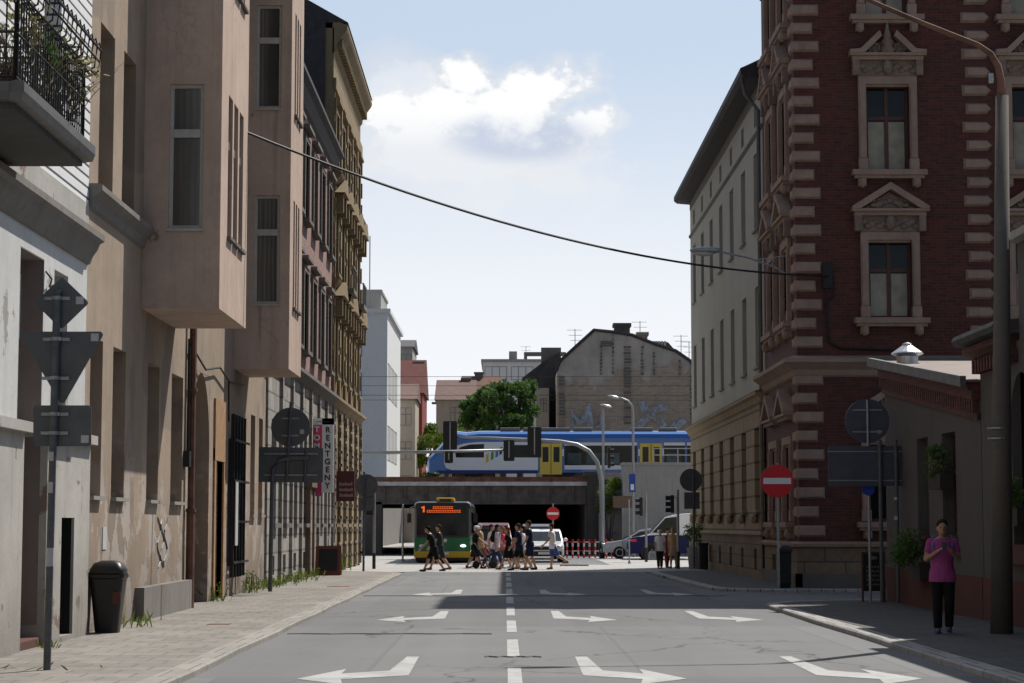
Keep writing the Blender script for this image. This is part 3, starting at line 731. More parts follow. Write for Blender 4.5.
oriel(33.4,36.85,-4.8,5.27,17.9,(.75,2.9)); oriel(44.9,47.55,-4.87,5.15,17.9,(.6,2.1))

# --- pink brick house (y 51..70)
def bayhouse(name,label,Y0,L,Hh,D,floors,nb,mats,x=XL,rot=RL,w=1.05,fm='wood_brown',pm='glass',gmat=None,gz=5.9,gfloor=(1.7,4.4),trimmat='trim_grey',hood=None,ybase=None,cat='house'):
    M=frame(x,Y0,rot)
    t=thing(name,label,cat,(x,Y0,0))
    sp=L/nb; cs=[sp*(i+.5) for i in range(nb)]
    ops=[(c-w/2,c+w/2,a,b) for a,b in floors for c in cs]
    m=MB(M); facade(m,L,gz,Hh,ops,.26); shell(m,L,D,Hh,.3); m.build('wall',MT[mats[0]],t)
    gops=[(c-w/2,c+w/2,gfloor[0],gfloor[1]) for c in cs]+[(c-.35,c+.35,.35,.85) for c in cs]
    m=MB(M@Matrix.Translation((0,-.06,0))); facade(m,L,0,gz+.01,gops,.3); m.M=M; 
    m.quad((0,-.06,0),(0,.35,0),(0,.35,gz),(0,-.06,gz)); m.quad((L,-.06,0),(L,.35,0),(L,.35,gz),(L,-.06,gz))
    m.build('ground_floor',MT[gmat or mats[0]],t)
    m=MB(M); cornice(m,L,gz,[(.06,-.12),(.12,-.08),(.2,.05),(.32,.12),(.32,.22),(.1,.28)]); m.build('string_course',MT[trimmat],t)
    ex=[('sill',sillmesh(w,trimmat,.12,.2,.14))]
    sm=MB(); hh=None
    for k,(a,b) in enumerate(floors):
        h=b-a; key=('sur',name,round(h,2),k)
        s=MB(); q=.17
        s.box(-w/2-q,-w/2,-.07,.05,0,h); s.box(w/2,w/2+q,-.07,.05,0,h); s.box(-w/2-q,w/2+q,-.075,.05,h,h+q)
        s.box(-w/2-q-.1,w/2+q+.1,-.2,.05,h+q+.16,h+q+.27)
        if hood and k in hood:
            s.prism([(-w/2-q-.25,h+q+.27),(w/2+q+.25,h+q+.27),(0,h+q+.85)],'y',-.42,.02)
            for sx in (-1,1): s.box(sx*(w/2+q*.5)-.1,sx*(w/2+q*.5)+.1,-.34,.02,h-.25,h+q+.25); 
        sme=s.mesh('surround'); sme.materials.append(MT[trimmat])
        for i,c in enumerate(cs):
            window(t,M,c,a,w,h,'cross',fm,random.choice([pm,'glass','glass','glass_grey']),.16,ex+[('surround',sme)],rot)
    for c in cs:
        window(t,M,c,gfloor[0],w,gfloor[1]-gfloor[0],'cross',fm,'glass',.16,ex,rot)
        mm=MB(M); mm.box(c-.35,c+.35,.1,.2,.35,.85); mm.build('cellar_window',MT['dark'],t)
    return t,M,cs
h3,M,cs=bayhouse('pink_brick_house','narrow pink brick tenement with grey rusticated ground floor and dark roof',51.0,19.0,14.6,11,[(6.9,9.3),(10.9,13.3)],7,['pink_brick'],gmat='rust_grey',trimmat='stone_dark',w=1.15)
m=MB(M); cornice(m,19,14.6,[(0,-.5),(.1,-.4),(.25,-.1),(.4,0),(.4,.12),(.3,.2)]); m.prism([(-.35,14.75),(.6,16.2),(10,18.2),(11,14.7)],'x',0,19); m.build('roof',MT['slate'],h3)
for k in range(1,8): m=MB(M); m.box(19/7*k-.14,min(19,19/7*k+.14),-.15,.02,0,5.76); m.build('pilaster',MT['rust_grey'],h3)
# weathered door in the ground floor
m=MB(M); m.box(10.1,11.2,-.12,-.07,0,2.6); m.box(9.9,10.1,-.2,-.06,0,2.8); m.box(11.2,11.4,-.2,-.06,0,2.8); m.box(9.8,11.5,-.26,-.06,2.8,3.1); m.build('door',MT['wood_old'],h3)
# --- ochre house (y 70..83)
h4,M,cs=bayhouse('ochre_house','tall ornate ochre corner tenement with heavy cornices and window hoods',70.0,13.2,19.3,13,[(6.9,9.3),(10.6,13.0),(14.3,16.4)],5,['ochre'],gmat='ochre_rust',trimmat='ochre',w=1.1,hood=(0,1))
m=MB(M); cornice(m,13.2,19.2,[(0,-.8),(.08,-.7),(.12,-.4),(.26,-.25),(.44,0),(.48,.1),(.48,.2),(.2,.3)]); m.box(0,13.2,-.1,.02,17.1,17.5)
cornice(m,13.2,14.0,[(0,-.25),(.12,-.2),(.3,0),(.34,.1),(.2,.16)]); cornice(m,13.2,10.2,[(0,-.2),(.1,-.15),(.22,0),(.26,.1),(.1,.16)])
m.build('cornice',MT['ochre'],h4)
for k in range(6):
    x=13.2/5*k; x0,x1=max(0,x-.26),min(13.2,x+.26)
    m=MB(M); m.box(x0+.03,x1-.03,-.1,.02,.0,5.78)
    for j in range(12): m.box(x0,x1,-.18,.02,.1+j*.47,.1+j*.47+.36)
    m.build('pilaster',MT['ochre_rust'],h4)
    m=MB(M); m.box(x0+.08,x1-.08,-.05,.02,6.2,17.05)
    for j in range(12): m.box(x0+.05+.05*(j%2),x1-.05-.05*(j%2),-.11,.02,6.3+j*.9,6.3+j*.9+.62)
    m.build('pilaster',MT['ochre'],h4)
for c in cs[1::2]:
    m=MB(M); m.box(c-.9,c+.9,-.55,0,10.15,10.32)
    for i in range(13): m.tube([(c-.85+i*.14,-.5,10.3),(c-.85+i*.14,-.5,11.1)],.015,5)
    m.box(c-.88,c+.88,-.53,-.47,11.1,11.16); m.build('balcony',MT['stone_dark'],h4)
# brackets along top
for k in range(26): m=MB(M); m.box(.2+k*.5,.36+k*.5,-.3,.02,18.6,18.95); m.build('bracket',MT['ochre'],h4)
m=MB(M); m.prism([(-.5,19.5),(3,21.5),(12,21.6),(13,19.4)],'x',.0,13.2); m.build('roof',MT['slate'],h4)
m=MB(M); m.box(-.06,-.005,.3,9,14.5,19.6); m.build('gable_wall',MT['slate'],h4)
m=MB(M)
for k in range(9): m.box(.02,.25,.2+k*.4,.5+k*.4,19.5+.1*(k%3),19.75+.1*(k%2)+.1*k)
m.build('parapet',MT['slate'],h4)

# signs on those fronts
def text_mesh(body,size,mat,loc,rot,parent,name='lettering',align='CENTER',line=1.0,depth=.004):
    c=bpy.data.curves.new('t','FONT'); c.body=body; c.size=size; c.align_x=align; c.align_y='CENTER'; c.extrude=depth; c.space_line=line; c.offset=size*.03
    o=bpy.data.objects.new('t',c); COL.objects.link(o)
    dg=bpy.context.evaluated_depsgraph_get(); dg.update()
    me=bpy.data.meshes.new_from_object(o.evaluated_get(dg)); bpy.data.objects.remove(o)
    me.name=name; me.materials.clear(); me.materials.append(mat)
    ob=bpy.data.objects.new(name,me); COL.objects.link(ob); ob.rotation_euler=rot; ob.parent=parent; ob.location=Vector(loc)-ORG[parent.name]; return ob
s1=thing('clinic_sign','tall white and pink projecting sign with stacked black letters on pink house','sign',(-6.1,63.0,2.6))
m=MB(); m.box(-5.76,-5.4,63.0,63.1,2.66,5.0); m.box(-6.07,-5.4,63.0,63.1,4.8,5.0); m.build('white_panel',MT['white'],s1)
m=MB(); m.box(-6.07,-5.762,62.99,63.1,2.55,4.79); m.build('pink_panel',MT['pinkred'],s1)
m=MB(); m.tube([(-6.15,63.05,4.5),(-6.0,63.05,4.5)],.03); m.tube([(-6.15,63.05,3.0),(-6.0,63.05,3.0)],.03); m.build('bracket',MT['galv'],s1)
text_mesh('R\nE\nN\nT\nG\nE\nN\nY',.25,MT['text_dark'],(-5.58,62.985,3.75),(PI/2,0,0),s1,line=1.0)
text_mesh('T\nO\nM',.25,MT['white'],(-5.92,62.975,4.38),(PI/2,0,0),s1,line=1.05)
m=MB(); m.box(-5.95,-5.5,62.985,63.0,4.88,4.90); m.build('small_print',MT['text_dark'],s1)
s2=thing('shop_sign','dark maroon projecting sign with three lines of pale writing on ochre house','sign',(-6.1,72,2.4))
m=MB(); m.box(-6.2+.03,-5.4,72.0,72.12,2.5,3.58); m.build('panel',MT['maroon'],s2)
m=MB()
for j,(wds) in enumerate(((.16,.1),(.1,.2),(.2,.12))):
    for q in range(7):
        x=-5.95+.07*q+.01*j; 
        m.box(x,x+.05,71.985,72.0,3.06-.2*j,3.06-.2*j+.085+.03*((q*7+j*3)%3==0))
m.build('lettering',MT['text_pale'],s2)
MT['chalk_frame']=simple('chalk_frame',(.16,.05,.03),.6)
s3=thing('chalkboard','small dark red framed chalkboard standing on the left pavement','sandwich board',(-5.55,63.3,.08))
m=MB(); a=.16
for s in (-1,1):
    m.add([(-5.95,63.3+s*.30,.08),(-5.15,63.3+s*.30,.08),(-5.15,63.3+s*.03,1.0),(-5.95,63.3+s*.03,1.0),(-5.95,63.3+s*.27,.08),(-5.15,63.3+s*.27,.08),(-5.15,63.3+s*.0,1.0),(-5.95,63.3,1.0)],[(0,1,2,3),(4,5,6,7),(0,1,5,4),(1,2,6,5),(2,3,7,6),(3,0,4,7)])
m.build('frame',MT['chalk_frame'],s3)
m=MB(); m.quad((-5.84,63.0,.24),(-5.26,63.0,.24),(-5.26,63.23,.9),(-5.84,63.23,.9)); m.build('blackboard',MT['black'],s3)
# ================================================================== RIGHT SIDE
XR=7.48
# --- red brick corner house: front faces the side street (camera), flank on the main street
YF=51.0; FL=16.0; SL=6.3; Hh=17.6
h5=thing('red_brick_house','ornate dark red brick corner tenement with pale quoins and pedimented windows','house',(XR,YF,0))
MF=frame(XR,YF,0); MS=frame(XR,YF+SL,RR)
bays=[2.42,6.2,9.98,13.7]; fl=[(6.95,8.95),(10.78,13.02),(14.85,17.0)]; w=1.12
ops=[(c-w/2,c+w/2,a,b) for a,b in fl for c in bays]
m=MB(MF); facade(m,FL,5.5,Hh,ops,.3); 
sb=[SL-1.6,SL-4.3]; so2=[(c-w/2,c+w/2,a,b) for a,b in fl for c in sb]
m.M=MS; facade(m,SL,5.5,Hh,so2,.3)
m.M=None; m.box(XR+.36,XR+FL,YF+.36,YF+SL,0,Hh-.02); m.quad((XR,YF,Hh),(XR+FL,YF,Hh),(XR+FL,YF+SL,Hh),(XR,YF+SL,Hh))
m.build('wall',MT['red_brick'],h5)
gops=[(c-.62,c+.62,1.75,3.75) for c in bays]; gs=[(c-.55,c+.55,1.75,3.75) for c in sb]
m=MB(MF); facade(m,FL,1.1,5.6,gops,.3); m.M=MS; facade(m,SL,1.1,5.6,gs,.3); m.build('ground_floor',MT['red_brick'],h5)
m=MB(MF@Matrix.Translation((-.08,-.1,0))); facade(m,FL,0,1.14,[],.1); m.M=MS@Matrix.Translation((0,-.08,0)); facade(m,SL+.1,0,1.14,[(c-.35,c+.35,.35,.85) for c in sb],.1); 
m.build('stone_base',MT['sandstone'],h5)
m=MB(MF@Matrix.Translation((-.14,-.16,0))); m.box(0,FL,0,.2,0,.42); m.M=MS@Matrix.Translation((0,-.14,0)); m.box(0,SL+.16,0,.18,0,.42); m.build('footing',MT['stone_dark'],h5)
def wrap(m,z,prof):
    """profile moulding round the corner (mitred)"""
    P=[(.03,z+prof[0][1])]+[(-o,z+dz) for o,dz in prof]+[(.03,z+prof[-1][1])]
    r0=[];r1=[];r2=[]
    for o,zz in P:
        r0.append((XR+o,YF+SL,zz)); r1.append((XR+o,YF+o,zz)); r2.append((XR+FL,YF+o,zz))
    n=len(P); m.loft([r0,r1,r2])
m=MB(); wrap(m,1.08,[(.1,0),(.16,.02),(.18,.1),(.12,.15)]); m.build('base_ledge',MT['quoin'],h5)
m=MB(); wrap(m,5.52,[(.02,-.1),(.08,-.05),(.12,.08),(.3,.22),(.36,.26),(.36,.36),(.1,.44)]); m.build('string_course',MT['quoin'],h5)
m=MB(); wrap(m,17.6,[(.02,-.7),(.1,-.6),(.14,-.3),(.4,-.12),(.55,0),(.55,.15),(.2,.25)]); m.build('eaves',MT['quoin'],h5)
m=MB(); m.add([(XR-.45,YF-.45,17.8),(XR+FL,YF-.45,17.8),(XR+FL,YF+SL,17.8),(XR-.45,YF+SL,17.8),(XR+2.5,YF+3,19.6),(XR+FL,YF+3,19.6),(XR+FL,YF+SL,19.6),(XR+2.5,YF+SL,19.6)],[(0,1,5,4),(0,4,7,3),(4,5,6,7),(1,2,6,5),(2,3,7,6)]); m.build('roof',MT['slate'],h5)
# quoins
def quoin_block(m,x0,x1,z0,z1,y,d=.07,point=None):
    b=.05
    m.add([(x0,y,z0),(x1,y,z0),(x1,y,z1),(x0,y,z1),(x0+b,y-d,z0+b),(x1-b,y-d,z0+b),(x1-b,y-d,z1-b),(x0+b,y-d,z1-b)],[(0,1,5,4),(1,2,6,5),(2,3,7,6),(3,0,4,7),(4,5,6,7)])
z=1.35; k=0
while z<17:
    if not (5.25<z<6.0):
        lw=.66 if k%2==0 else .5
        m=MB(MF); quoin_block(m,-.06,lw,z,z+.29,0); m.M=MS; quoin_block(m,SL-(.5 if k%2==0 else .66),SL+.06,z,z+.29,0)
        m.build('quoin',MT['quoin'],h5)
    z+=.482; k+=1
for xc in (4.72,12.3):
    z=5.98; k=0
    while z<17:
        lw=.36 if k%2==0 else .27
        x0,x1=xc-lw,xc+.36; b=.05; m=MB(MF)
        m.add([(x0,0,z),(x1-.1,0,z),(x1+.04,0,z+.14),(x1-.1,0,z+.28),(x0,0,z+.28),(x0+b,-.08,z+b),(x1-.12,-.08,z+b),(x1-.02,-.08,z+.14),(x1-.12,-.08,z+.23),(x0+b,-.08,z+.23)],[(0,1,6,5),(1,2,7,6),(2,3,8,7),(3,4,9,8),(4,0,5,9),(5,6,7,8,9)])
        m.build('quoin',MT['quoin'],h5)
        z+=.482;k+=1
# window surrounds
def surround(w,h,kind):
    s=MB(); q=.2
    for sx in (-1,1):
        a,b=sorted((sx*w/2,sx*(w/2+q))); s.box(a,b,-.09,.05,0,h); s.box(a+.03,b-.03,-.12,-.088,.3,h-.1); 
        s.box(a-.02,b+.02,-.13,.05,0,.28)
    s.box(-w/2-q,w/2+q,-.094,.05,h,h+q)
    s.box(-w/2-.02,w/2+.02,-.03,.06,h-.06,h)
    # sill with brackets
    s.box(-.96,.96,-.26,.05,-.16,-.02); s.box(-.9,.9,-.2,.05,-.24,-.155)
    for sx in (-1,1): s.ell((sx*.7,-.14,-.34),(.11,.13,.15),8,6); s.box(sx*.7-.1,sx*.7+.1,-.18,.04,-.44,-.2)
    # cornice of the hood
    f0=h+q+.42
    s.box(-.92,.92,-.2,.02,f0,f0+.1); s.box(-.99,.99,-.28,.02,f0+.102,f0+.17)
    W_=.99; ph=.62; t=.13; f=f0+.172
    if kind=='closed':
        s.prism([(-W_,f),(-W_,f+.06),(0,f+ph+.06),(W_,f+.06),(W_,f),(W_-.22,f),(0,f+ph-.12),(-W_+.22,f)],'y',-.3,.02)
    else:
        for sx in (-1,1):
            P=[(sx*W_,f-.01),(sx*W_,f+.08),(sx*.72,f+.1),(sx*.22,f+.58),(sx*.16,f+.44),(sx*.62,f-.01)]
            s.prism(P if sx>0 else P[::-1],'y',-.3,.02)
    a=s.mesh('surround'); a.materials.append(MT['quoin'])
    o=MB()
    rnd=random.Random(int(h*100))
    # frieze relief, tympanum, brackets
    o.box(-.84,.84,-.06,.02,h+q+.01,f0)
    for i in range(16):
        x=-.78+1.56*i/15; zz=h+q+.21+.07*math.sin(i*2.1); r_=.055+.035*rnd.random(); o.ell((x,-.08,zz),(r_*1.3,.05,r_),8,6)
    for sx in (-1,1):
        o.box(sx*.82-.09,sx*.82+.09,-.2,.02,h+q+.02,f0);
        for t_ in range(8):
            a_=t_*.8; r_=.16-.016*t_; o.ell((sx*(.3+r_*math.cos(a_)),-.1,f+.12+r_*math.sin(a_)),(.05,.05,.05),6,5)
    o.ell((0,-.14,h+q+.24),(.13,.12,.2),10,8); o.ell((0,-.2,h+q+.2),(.05,.08,.07),8,6)
    o.box(-.5,.5,-.07,.0,h+q+.02,f+.3)
    if kind=='open':
        o.lathe([(.16,f),(.2,f+.1),(.12,f+.18),(.17,f+.3),(.1,f+.4),(.11,f+.46),(.06,f+.6),(.02,f+.85)],(0,-.14,0),10)
    else:
        o.prism([(-.72,f),(0,f+.46),(.72,f)],'y',-.06,.02)
        for i in range(7): o.ell((-.42+.14*i,-.09,f+.1+.12*(3-abs(i-3))/3),(.09,.06,.07),8,6)
    b=o.mesh('carving'); b.materials.append(MT['ornament'])
    return a,b
kinds=['closed','open','closed']
for k,(a,b) in enumerate(fl):
    h=b-a; S,O=surround(w,h,kinds[k])
    for i,c in enumerate(bays):
        window(h5,MF,c,a,w,h,'cross','wood_brown','glass',.2,[('surround',S),('carving',O)],0)
        cm_=MB(MF); cm_.box(c-w/2+.09,c+w/2-.09,.2-.0+.022,.2+.028,a+.07,a+h*(.58 if i!=2 else .8)); cm_.build('curtain',MT['glass_curtain'],h5)
    for c in sb:
        window(h5,MS,c,a,w,h,'cross','wood_brown','glass',.2,[('surround',S),('carving',O)],RR)
S,O=surround(1.24,2.0,'closed')
for c in bays: window(h5,MF,c,1.75,1.24,2.0,'cross','wood_brown','glass',.2,[('surround',S),('carving',O)],0)
for c in sb: window(h5,MS,c,1.75,1.1,2.0,'cross','wood_brown','glass',.2,[('surround',S)],RR)
m=MB(MS)
for c in sb: m.box(c-.35,c+.35,.0,.05,.35,.85)
m.build('cellar_grating',MT['dark'],h5)
# junction box and cables on the front
m=MB(); m.box(8.15,8.4,50.9,51.0,7.7,8.35); m.tube([(8.25,50.93,7.7),(8.25,50.93,7.0),(8.3,50.95,6.3),(8.6,50.95,6.15),(10.2,50.95,6.1)],.03,6); m.tube([(8.4,50.93,8.2),(8.45,50.93,7.5),(8.2,50.9,7.3)],.02,6); m.build('junction_box',MT['iron'],h5)
# --- cream and yellow house (y 57.3..78)
Y1=80.0; CL=Y1-(YF+SL); M=frame(XR,Y1,RR)
h6=thing('cream_house','long cream rendered house with yellow rusticated ground floor and jutting dark eaves','house',(XR,YF+SL,0))
n=7; sp=CL/n; cs=[sp*(i+.5) for i in range(n)]
ops=[(c-.55,c+.55,a,b) for c in cs for a,b in ((6.3,8.7),(10.4,12.7))]+[(c-.35,c+.35,13.5,14.1) for c in cs]
m=MB(M); facade(m,CL,5.3,14.6,ops,.2); shell(m,CL,11,14.6,.25); m.build('wall',MT['cream'],h6)
gops=[(c-.6,c+.6,2.1,4.5) for c in cs]
m=MB(M@Matrix.Translation((0,-.06,0))); facade(m,CL,1.35,5.32,gops,.3); m.M=M; m.quad((0,-.06,1.3),(0,.3,1.3),(0,.3,5.3),(0,-.06,5.3)); m.build('ground_floor',MT['yellow_rust'],h6)
m=MB(M@Matrix.Translation((0,-.14,0))); facade(m,CL,0,1.38,[(c-.3,c+.3,.35,.95) for c in cs],.2); m.M=M; m.quad((0,-.14,0),(0,.3,0),(0,.3,1.38),(0,-.14,1.38)); m.build('stone_base',MT['sandstone'],h6)
m=MB(M); 
for c in cs: m.box(c-.32,c+.32,.02,.1,.33,.97)
m.build('cellar_grating',MT['dark'],h6)
m=MB(M); cornice(m,CL,5.25,[(.06,-.1),(.14,-.05),(.2,.1),(.3,.15),(.3,.25),(.05,.3)]); cornice(m,CL,1.33,[(.14,0),(.2,.03),(.2,.1),(.06,.14)]); m.build('string_course',MT['yellow_rust'],h6)
m=MB(M); cornice(m,CL,13.2,[(.0,-.06),(.07,0),(.07,.06),(0,.1)]); m.box(0,CL,-.02,.02,14.3,14.6); m.build('frieze_band',MT['trim_grey'],h6)
for c in cs:
    m=MB(M); m.ell((c,-.16,1.85),(.22,.12,.17),10,7); m.box(c-.75,c+.75,-.2,-.05,1.96,2.09); m.build('console',MT['yellow_rust'],h6)
m=MB(M); m.prism([(.3,14.58),(-.5,14.65),(-.62,14.75),(-.62,14.92),(-.5,14.97),(5.5,17.8),(11,14.8)],'x',-.4,CL+.0); m.build('roof',MT['slate'],h6)
m=MB(); m.tube([(XR-.55,57.6,14.7),(XR-.45,57.6,14.2),(XR-.1,57.45,13.7),(XR-.1,57.45,.2)],.06,8); m.build('downpipe',MT['lead'],h6)
for c in cs:
    for a,b in ((6.3,8.7),(10.4,12.7)): window(h6,M,c,a,1.1,b-a,'cross','wood_grey','glass',.12,[('sill',sillmesh(1.1,'conc',.06,.08,.05))],RR)
    window(h6,M,c,13.5,.7,.6,'plain','wood_grey','glass',.12,[],RR)
    window(h6,M,c,2.1,1.2,2.4,'cross','wood_brown','glass',.16,[],RR)
# street lamp bracket on the corner of the red house
t=thing('wall_lamp','street lamp head on a thin wall bracket high on the cream house corner','lamp',(7.25,51.4,8.2))
m=MB(); m.tube([(7.3,51.4,8.1),(7.1,51.4,8.25),(6.3,51.4,8.55),(5.5,51.4,8.72)],.028,6); m.tube([(7.3,51.4,8.6),(6.5,51.4,8.5)],.012,5); m.build('bracket',MT['galv'],t)
m=MB(); m.ell((5.2,51.4,8.74),(.42,.14,.1),14,8); m.build('lamp_head',MT['galv'],t,smooth=True)
m=MB(); m.ell((5.15,51.4,8.68),(.3,.11,.09),12,8); m.build('glass_bowl',MT['sticker'],t,smooth=True)
# --- low grey outbuilding (y 33.4..41.8)
XG=7.95
h7=thing('low_outbuilding','low grey rendered outbuilding with sloping tin roof and brick dentil cornice','outbuilding',(XG,33.4,0))
M=frame(XG,41.8,RR); GL=8.4
gwin=[(3.2,4.2),(5.4,6.5)]
zt=lambda x: 5.02-(x/GL)*1.0
m=MB(M); ops=[(a,b,1.45,3.3) for a,b in gwin]
facade(m,GL,.75,3.35,ops,.3)
m.add([(0,0,3.35),(GL,0,3.35),(GL,0,zt(GL)),(0,0,zt(0))],[(0,1,2,3)])
m.add([(0,0,0),(0,6,0),(0,6,zt(0)),(0,0,zt(0)),(GL,0,0),(GL,6,0),(GL,6,zt(GL)),(GL,0,zt(GL))],[(0,1,2,3),(4,5,6,7),(1,5,6,2)])
m.box(.3,GL-.3,.34,5.9,0,3.2); m.build('wall',MT['render_grey'],h7)
m=MB(M); m.box(0,GL,-.03,.3,0,.78); m.build('plinth',MT['render_red'],h7)
for a,b in gwin: window(h7,M,(a+b)/2,1.45,b-a,1.85,'cross','wood_brown','glass',.2,[('sill',sillmesh(round(b-a,2),'render_red',.07,.1,.06))],RR)
# stepped brick cornice with dentils following the slope
m=MB(M); sl_=1.45/GL
def slope(m,o0,o1,d0,d1,x0=0,x1=GL):
    m.add([(x0,o0,zt(x0)+d0),(x1,o0,zt(x1)+d0),(x1,o0,zt(x1)+d1),(x0,o0,zt(x0)+d1),(x0,o1,zt(x0)+d0),(x1,o1,zt(x1)+d0),(x1,o1,zt(x1)+d1),(x0,o1,zt(x0)+d1)],[(0,1,2,3),(4,5,6,7),(0,1,5,4),(3,2,6,7),(0,3,7,4),(1,2,6,5)])
slope(m,-.06,.05,-.62,-.5); slope(m,-.14,.05,-.28,-.12); slope(m,-.2,.05,-.12,.02)
for k in range(46):
    x=.05+k*GL/46; slope(m,-.12,.03,-.5,-.285,x,x+.1)
m.build('dentil_cornice',MT['red_brick'],h7)
m=MB(M); slope(m,-.3,6.2,.02,.06,-.1,GL+.05); r_=m.build('roof',MT['tin'],h7)
m=MB(M); slope(m,-.34,-.24,-.06,.12,-.12,GL+.06); m.box(-.14,-.08,-.34,6,zt(0)-.02,zt(0)+.16); m.build('roof_edge',MT['lead'],r_)
m=MB(); vx,vy=8.2,40.6; vz=5.02
m.lathe([(.22,4.6),(.22,vz+.05),(.2,vz+.05)],(vx,vy,0),16); m.lathe([(.2,vz+.05),(.33,vz+.10),(.31,vz+.13),(.18,vz+.22),(.1,vz+.28),(.1,vz+.31),(.02,vz+.34)],(vx,vy,0),18); m.build('roof_vent',MT['alu'],h7,smooth=False)
# --- near grey building on the right edge
h8=thing('near_grey_building','near grey rendered building with flat cornice and arched window at right edge','building',(XG,10,0))
M=frame(XG,33.35,RR); NL=73.35  # rear length is out of view, extended to cut ambient sky light
m=MB(M); aw=(2.0,3.2,1.35,4.0); aw2=(6,7.2,1.35,4.0)
facade(m,2.6,.75,4.5,[(2.0,2.6,1.35,4.0)],.3); facade(m,NL-2.6,.75,6.0,[(2.6,3.2,1.35,4.0),aw2],.3,x0=2.6)
m.quad((0,0,0),(0,7,0),(0,7,4.5),(0,0,4.5)); m.quad((NL,0,0),(NL,7,0),(NL,7,6),(NL,0,6)); m.box(.02,2.6,.36,7,0,4.48); m.box(2.6,NL-.02,.36,7,0,5.98)
m.quad((0,0,4.5),(2.6,0,4.5),(2.6,.4,4.5),(0,.4,4.5)); m.quad((2.6,0,6),(NL,0,6),(NL,.4,6),(2.6,.4,6)); m.quad((2.6,0,4.5),(2.6,.4,4.5),(2.6,.4,6),(2.6,0,6))
m.build('wall',MT['render_grey'],h8)
m=MB(M); m.box(0,NL,-.03,.3,0,.78); m.build('plinth',MT['render_red'],h8)
m=MB(M); cornice(m,2.62,4.5,[(.0,-.3),(.06,-.28),(.08,-.1),(.25,0),(.25,.1),(.05,.12)],-.22)
for k in range(13): m.box(k*.2,.1+k*.2,-.14,.0,4.16,4.38)
m.build('cornice',MT['red_brick'],h8)
m=MB(M); m.prism([(.2,4.6),(-.38,4.64),(-.42,4.72),(-.38,4.8),(6,5.4),(6,4.6)],'x',-.25,2.6); m.build('roof',MT['rooftar'],h8)
m=MB(M); m.box(2.6,NL,-.2,7,6.0,6.12); m.build('parapet',MT['conc'],h8)
for q in (aw,aw2): 
    window(h8,M,(q[0]+q[1])/2,1.35,1.2,2.65,'cross','wood_brown','glass',.2,[('sill',sillmesh(1.2,'render_red',.3,.12,.1))],RR)
    m=MB(M)
    for s in (-1,1):
        cx=(q[0]+q[1])/2; pts=[(cx+s*.6*math.cos(t*PI/16),3.4+.6*math.sin(t*PI/16)) for t in range(9)]
        for i in range(8):
            (x0,z0),(x1,z1)=pts[i],pts[i+1]
            m.add([(x0,.004,z0),(x1,.004,z1),(x1,.004,4.0),(x0,.004,4.0),(x0,.29,z0),(x1,.29,z1)],[(0,1,2,3),(0,4,5,1)])
    m.build('window_arch',MT['render_grey'],h8)
# plants at the grey walls
def shrub(name,label,c,r,n,mat='leaf_dark',pot=None,size=.05):
    t=thing(name,label,'plant',(c[0],c[1],c[2]-r),group='plants in window boxes on the grey wall')
    m=MB(); pts=[((c[0]+random.uniform(-.4,.4)*r,c[1]+random.uniform(-.6,.6)*r,c[2]+random.uniform(-.5,.6)*r),r*random.uniform(.35,.65)) for _ in range(9)]
    leafcloud(m,pts,n,size,1); m.build('foliage',MT[mat],t)
    m=MB(); m.box(XG-.24,XG-.005,c[1]-.5,c[1]+.5,c[2]-r-.1,c[2]-r*.55); m.build('window_box',MT['box_dark'],t)
    m=MB(); stemsplant(m,(c[0],c[1],c[2]-r*.6),14,r*1.4,r*.4); m.build('stems',MT['bark'],t)
shrub('window_plant','big dark bushy plant low under the farther outbuilding window',(XG-.28,37.9,1.22),.5,700)
shrub('window_plant','leafy plant trailing high in the outbuilding window',(XG-.2,36.0,2.75),.36,320)
shrub('window_plant','dark plant hanging in the arched window at the right edge',(XG-.2,30.7,2.1),.36,350)

# ================================================================== POSTS AND SIGNS
def cylpole(m,x,y,z0,z1,r): m.cone((x,y,z0),(x,y,z1),r,r*.95,12)
def clampbars(parent,x,y,zs,w):
    for z in zs: m=MB(); m.box(x-w,x+w,y-.03,y-.002,z-.016,z+.016); m.build('clamp',MT['galv'],parent)
def round_sign(m,x,y,z,r,t=.03): m.lathe([(r-.02,y),(r,y),(r,y+t),(r-.01,y+t)],(x,0,z),32,'y')
# left sign post with three sign backs
t=thing('sign_post','grey pole with diamond, triangle and rectangle sign backs near white house','sign post',(-4.98,22.0,.12))
P=at(58,300,22.0); lx=-.0
m=MB(); m.tube([(-4.98,22,.05),(-4.955,22.0,4.24)],.042,12); m.build('pole',MT['pole_dark'],t)
def backplate(poly,z0,nm,stick):
    m=MB(); m.prism(poly,'y',21.90,21.93); s=m.build(nm,MT['sign_back'],t,bevel=.012)
    m=MB(); m.box(*stick); m.build('sticker',MT['sticker'],s)
    return s
def roundpoly(P,r,n=5):
    out=[]
    for i in range(len(P)):
        p=Vector((*P[i],0)); a=(Vector((*P[i-1],0))-p).normalized(); b=(Vector((*P[(i+1)%len(P)],0))-p).normalized()
        bis=(a+b).normalized(); half=a.angle(b)/2; c=p+bis*(r/math.sin(half)); t0=p+a*(r/math.tan(half)); t1=p+b*(r/math.tan(half))
        a0=math.atan2(t0.y-c.y,t0.x-c.x); a1=math.atan2(t1.y-c.y,t1.x-c.x); d=(a1-a0+PI)%(2*PI)-PI
        out+=[(c.x+r*math.cos(a0+d*k/n),c.y+r*math.sin(a0+d*k/n)) for k in range(n+1)]
    return out
def PX(px,py,Y): p=at(px,py,Y); return (p.x,p.z)
yb=22.0
d1=[PX(61,276,yb),PX(88,302,yb),PX(60,329,yb),PX(33,302,yb)]
tr=[PX(17,331,yb),PX(104,331,yb),PX(61,406,yb)]
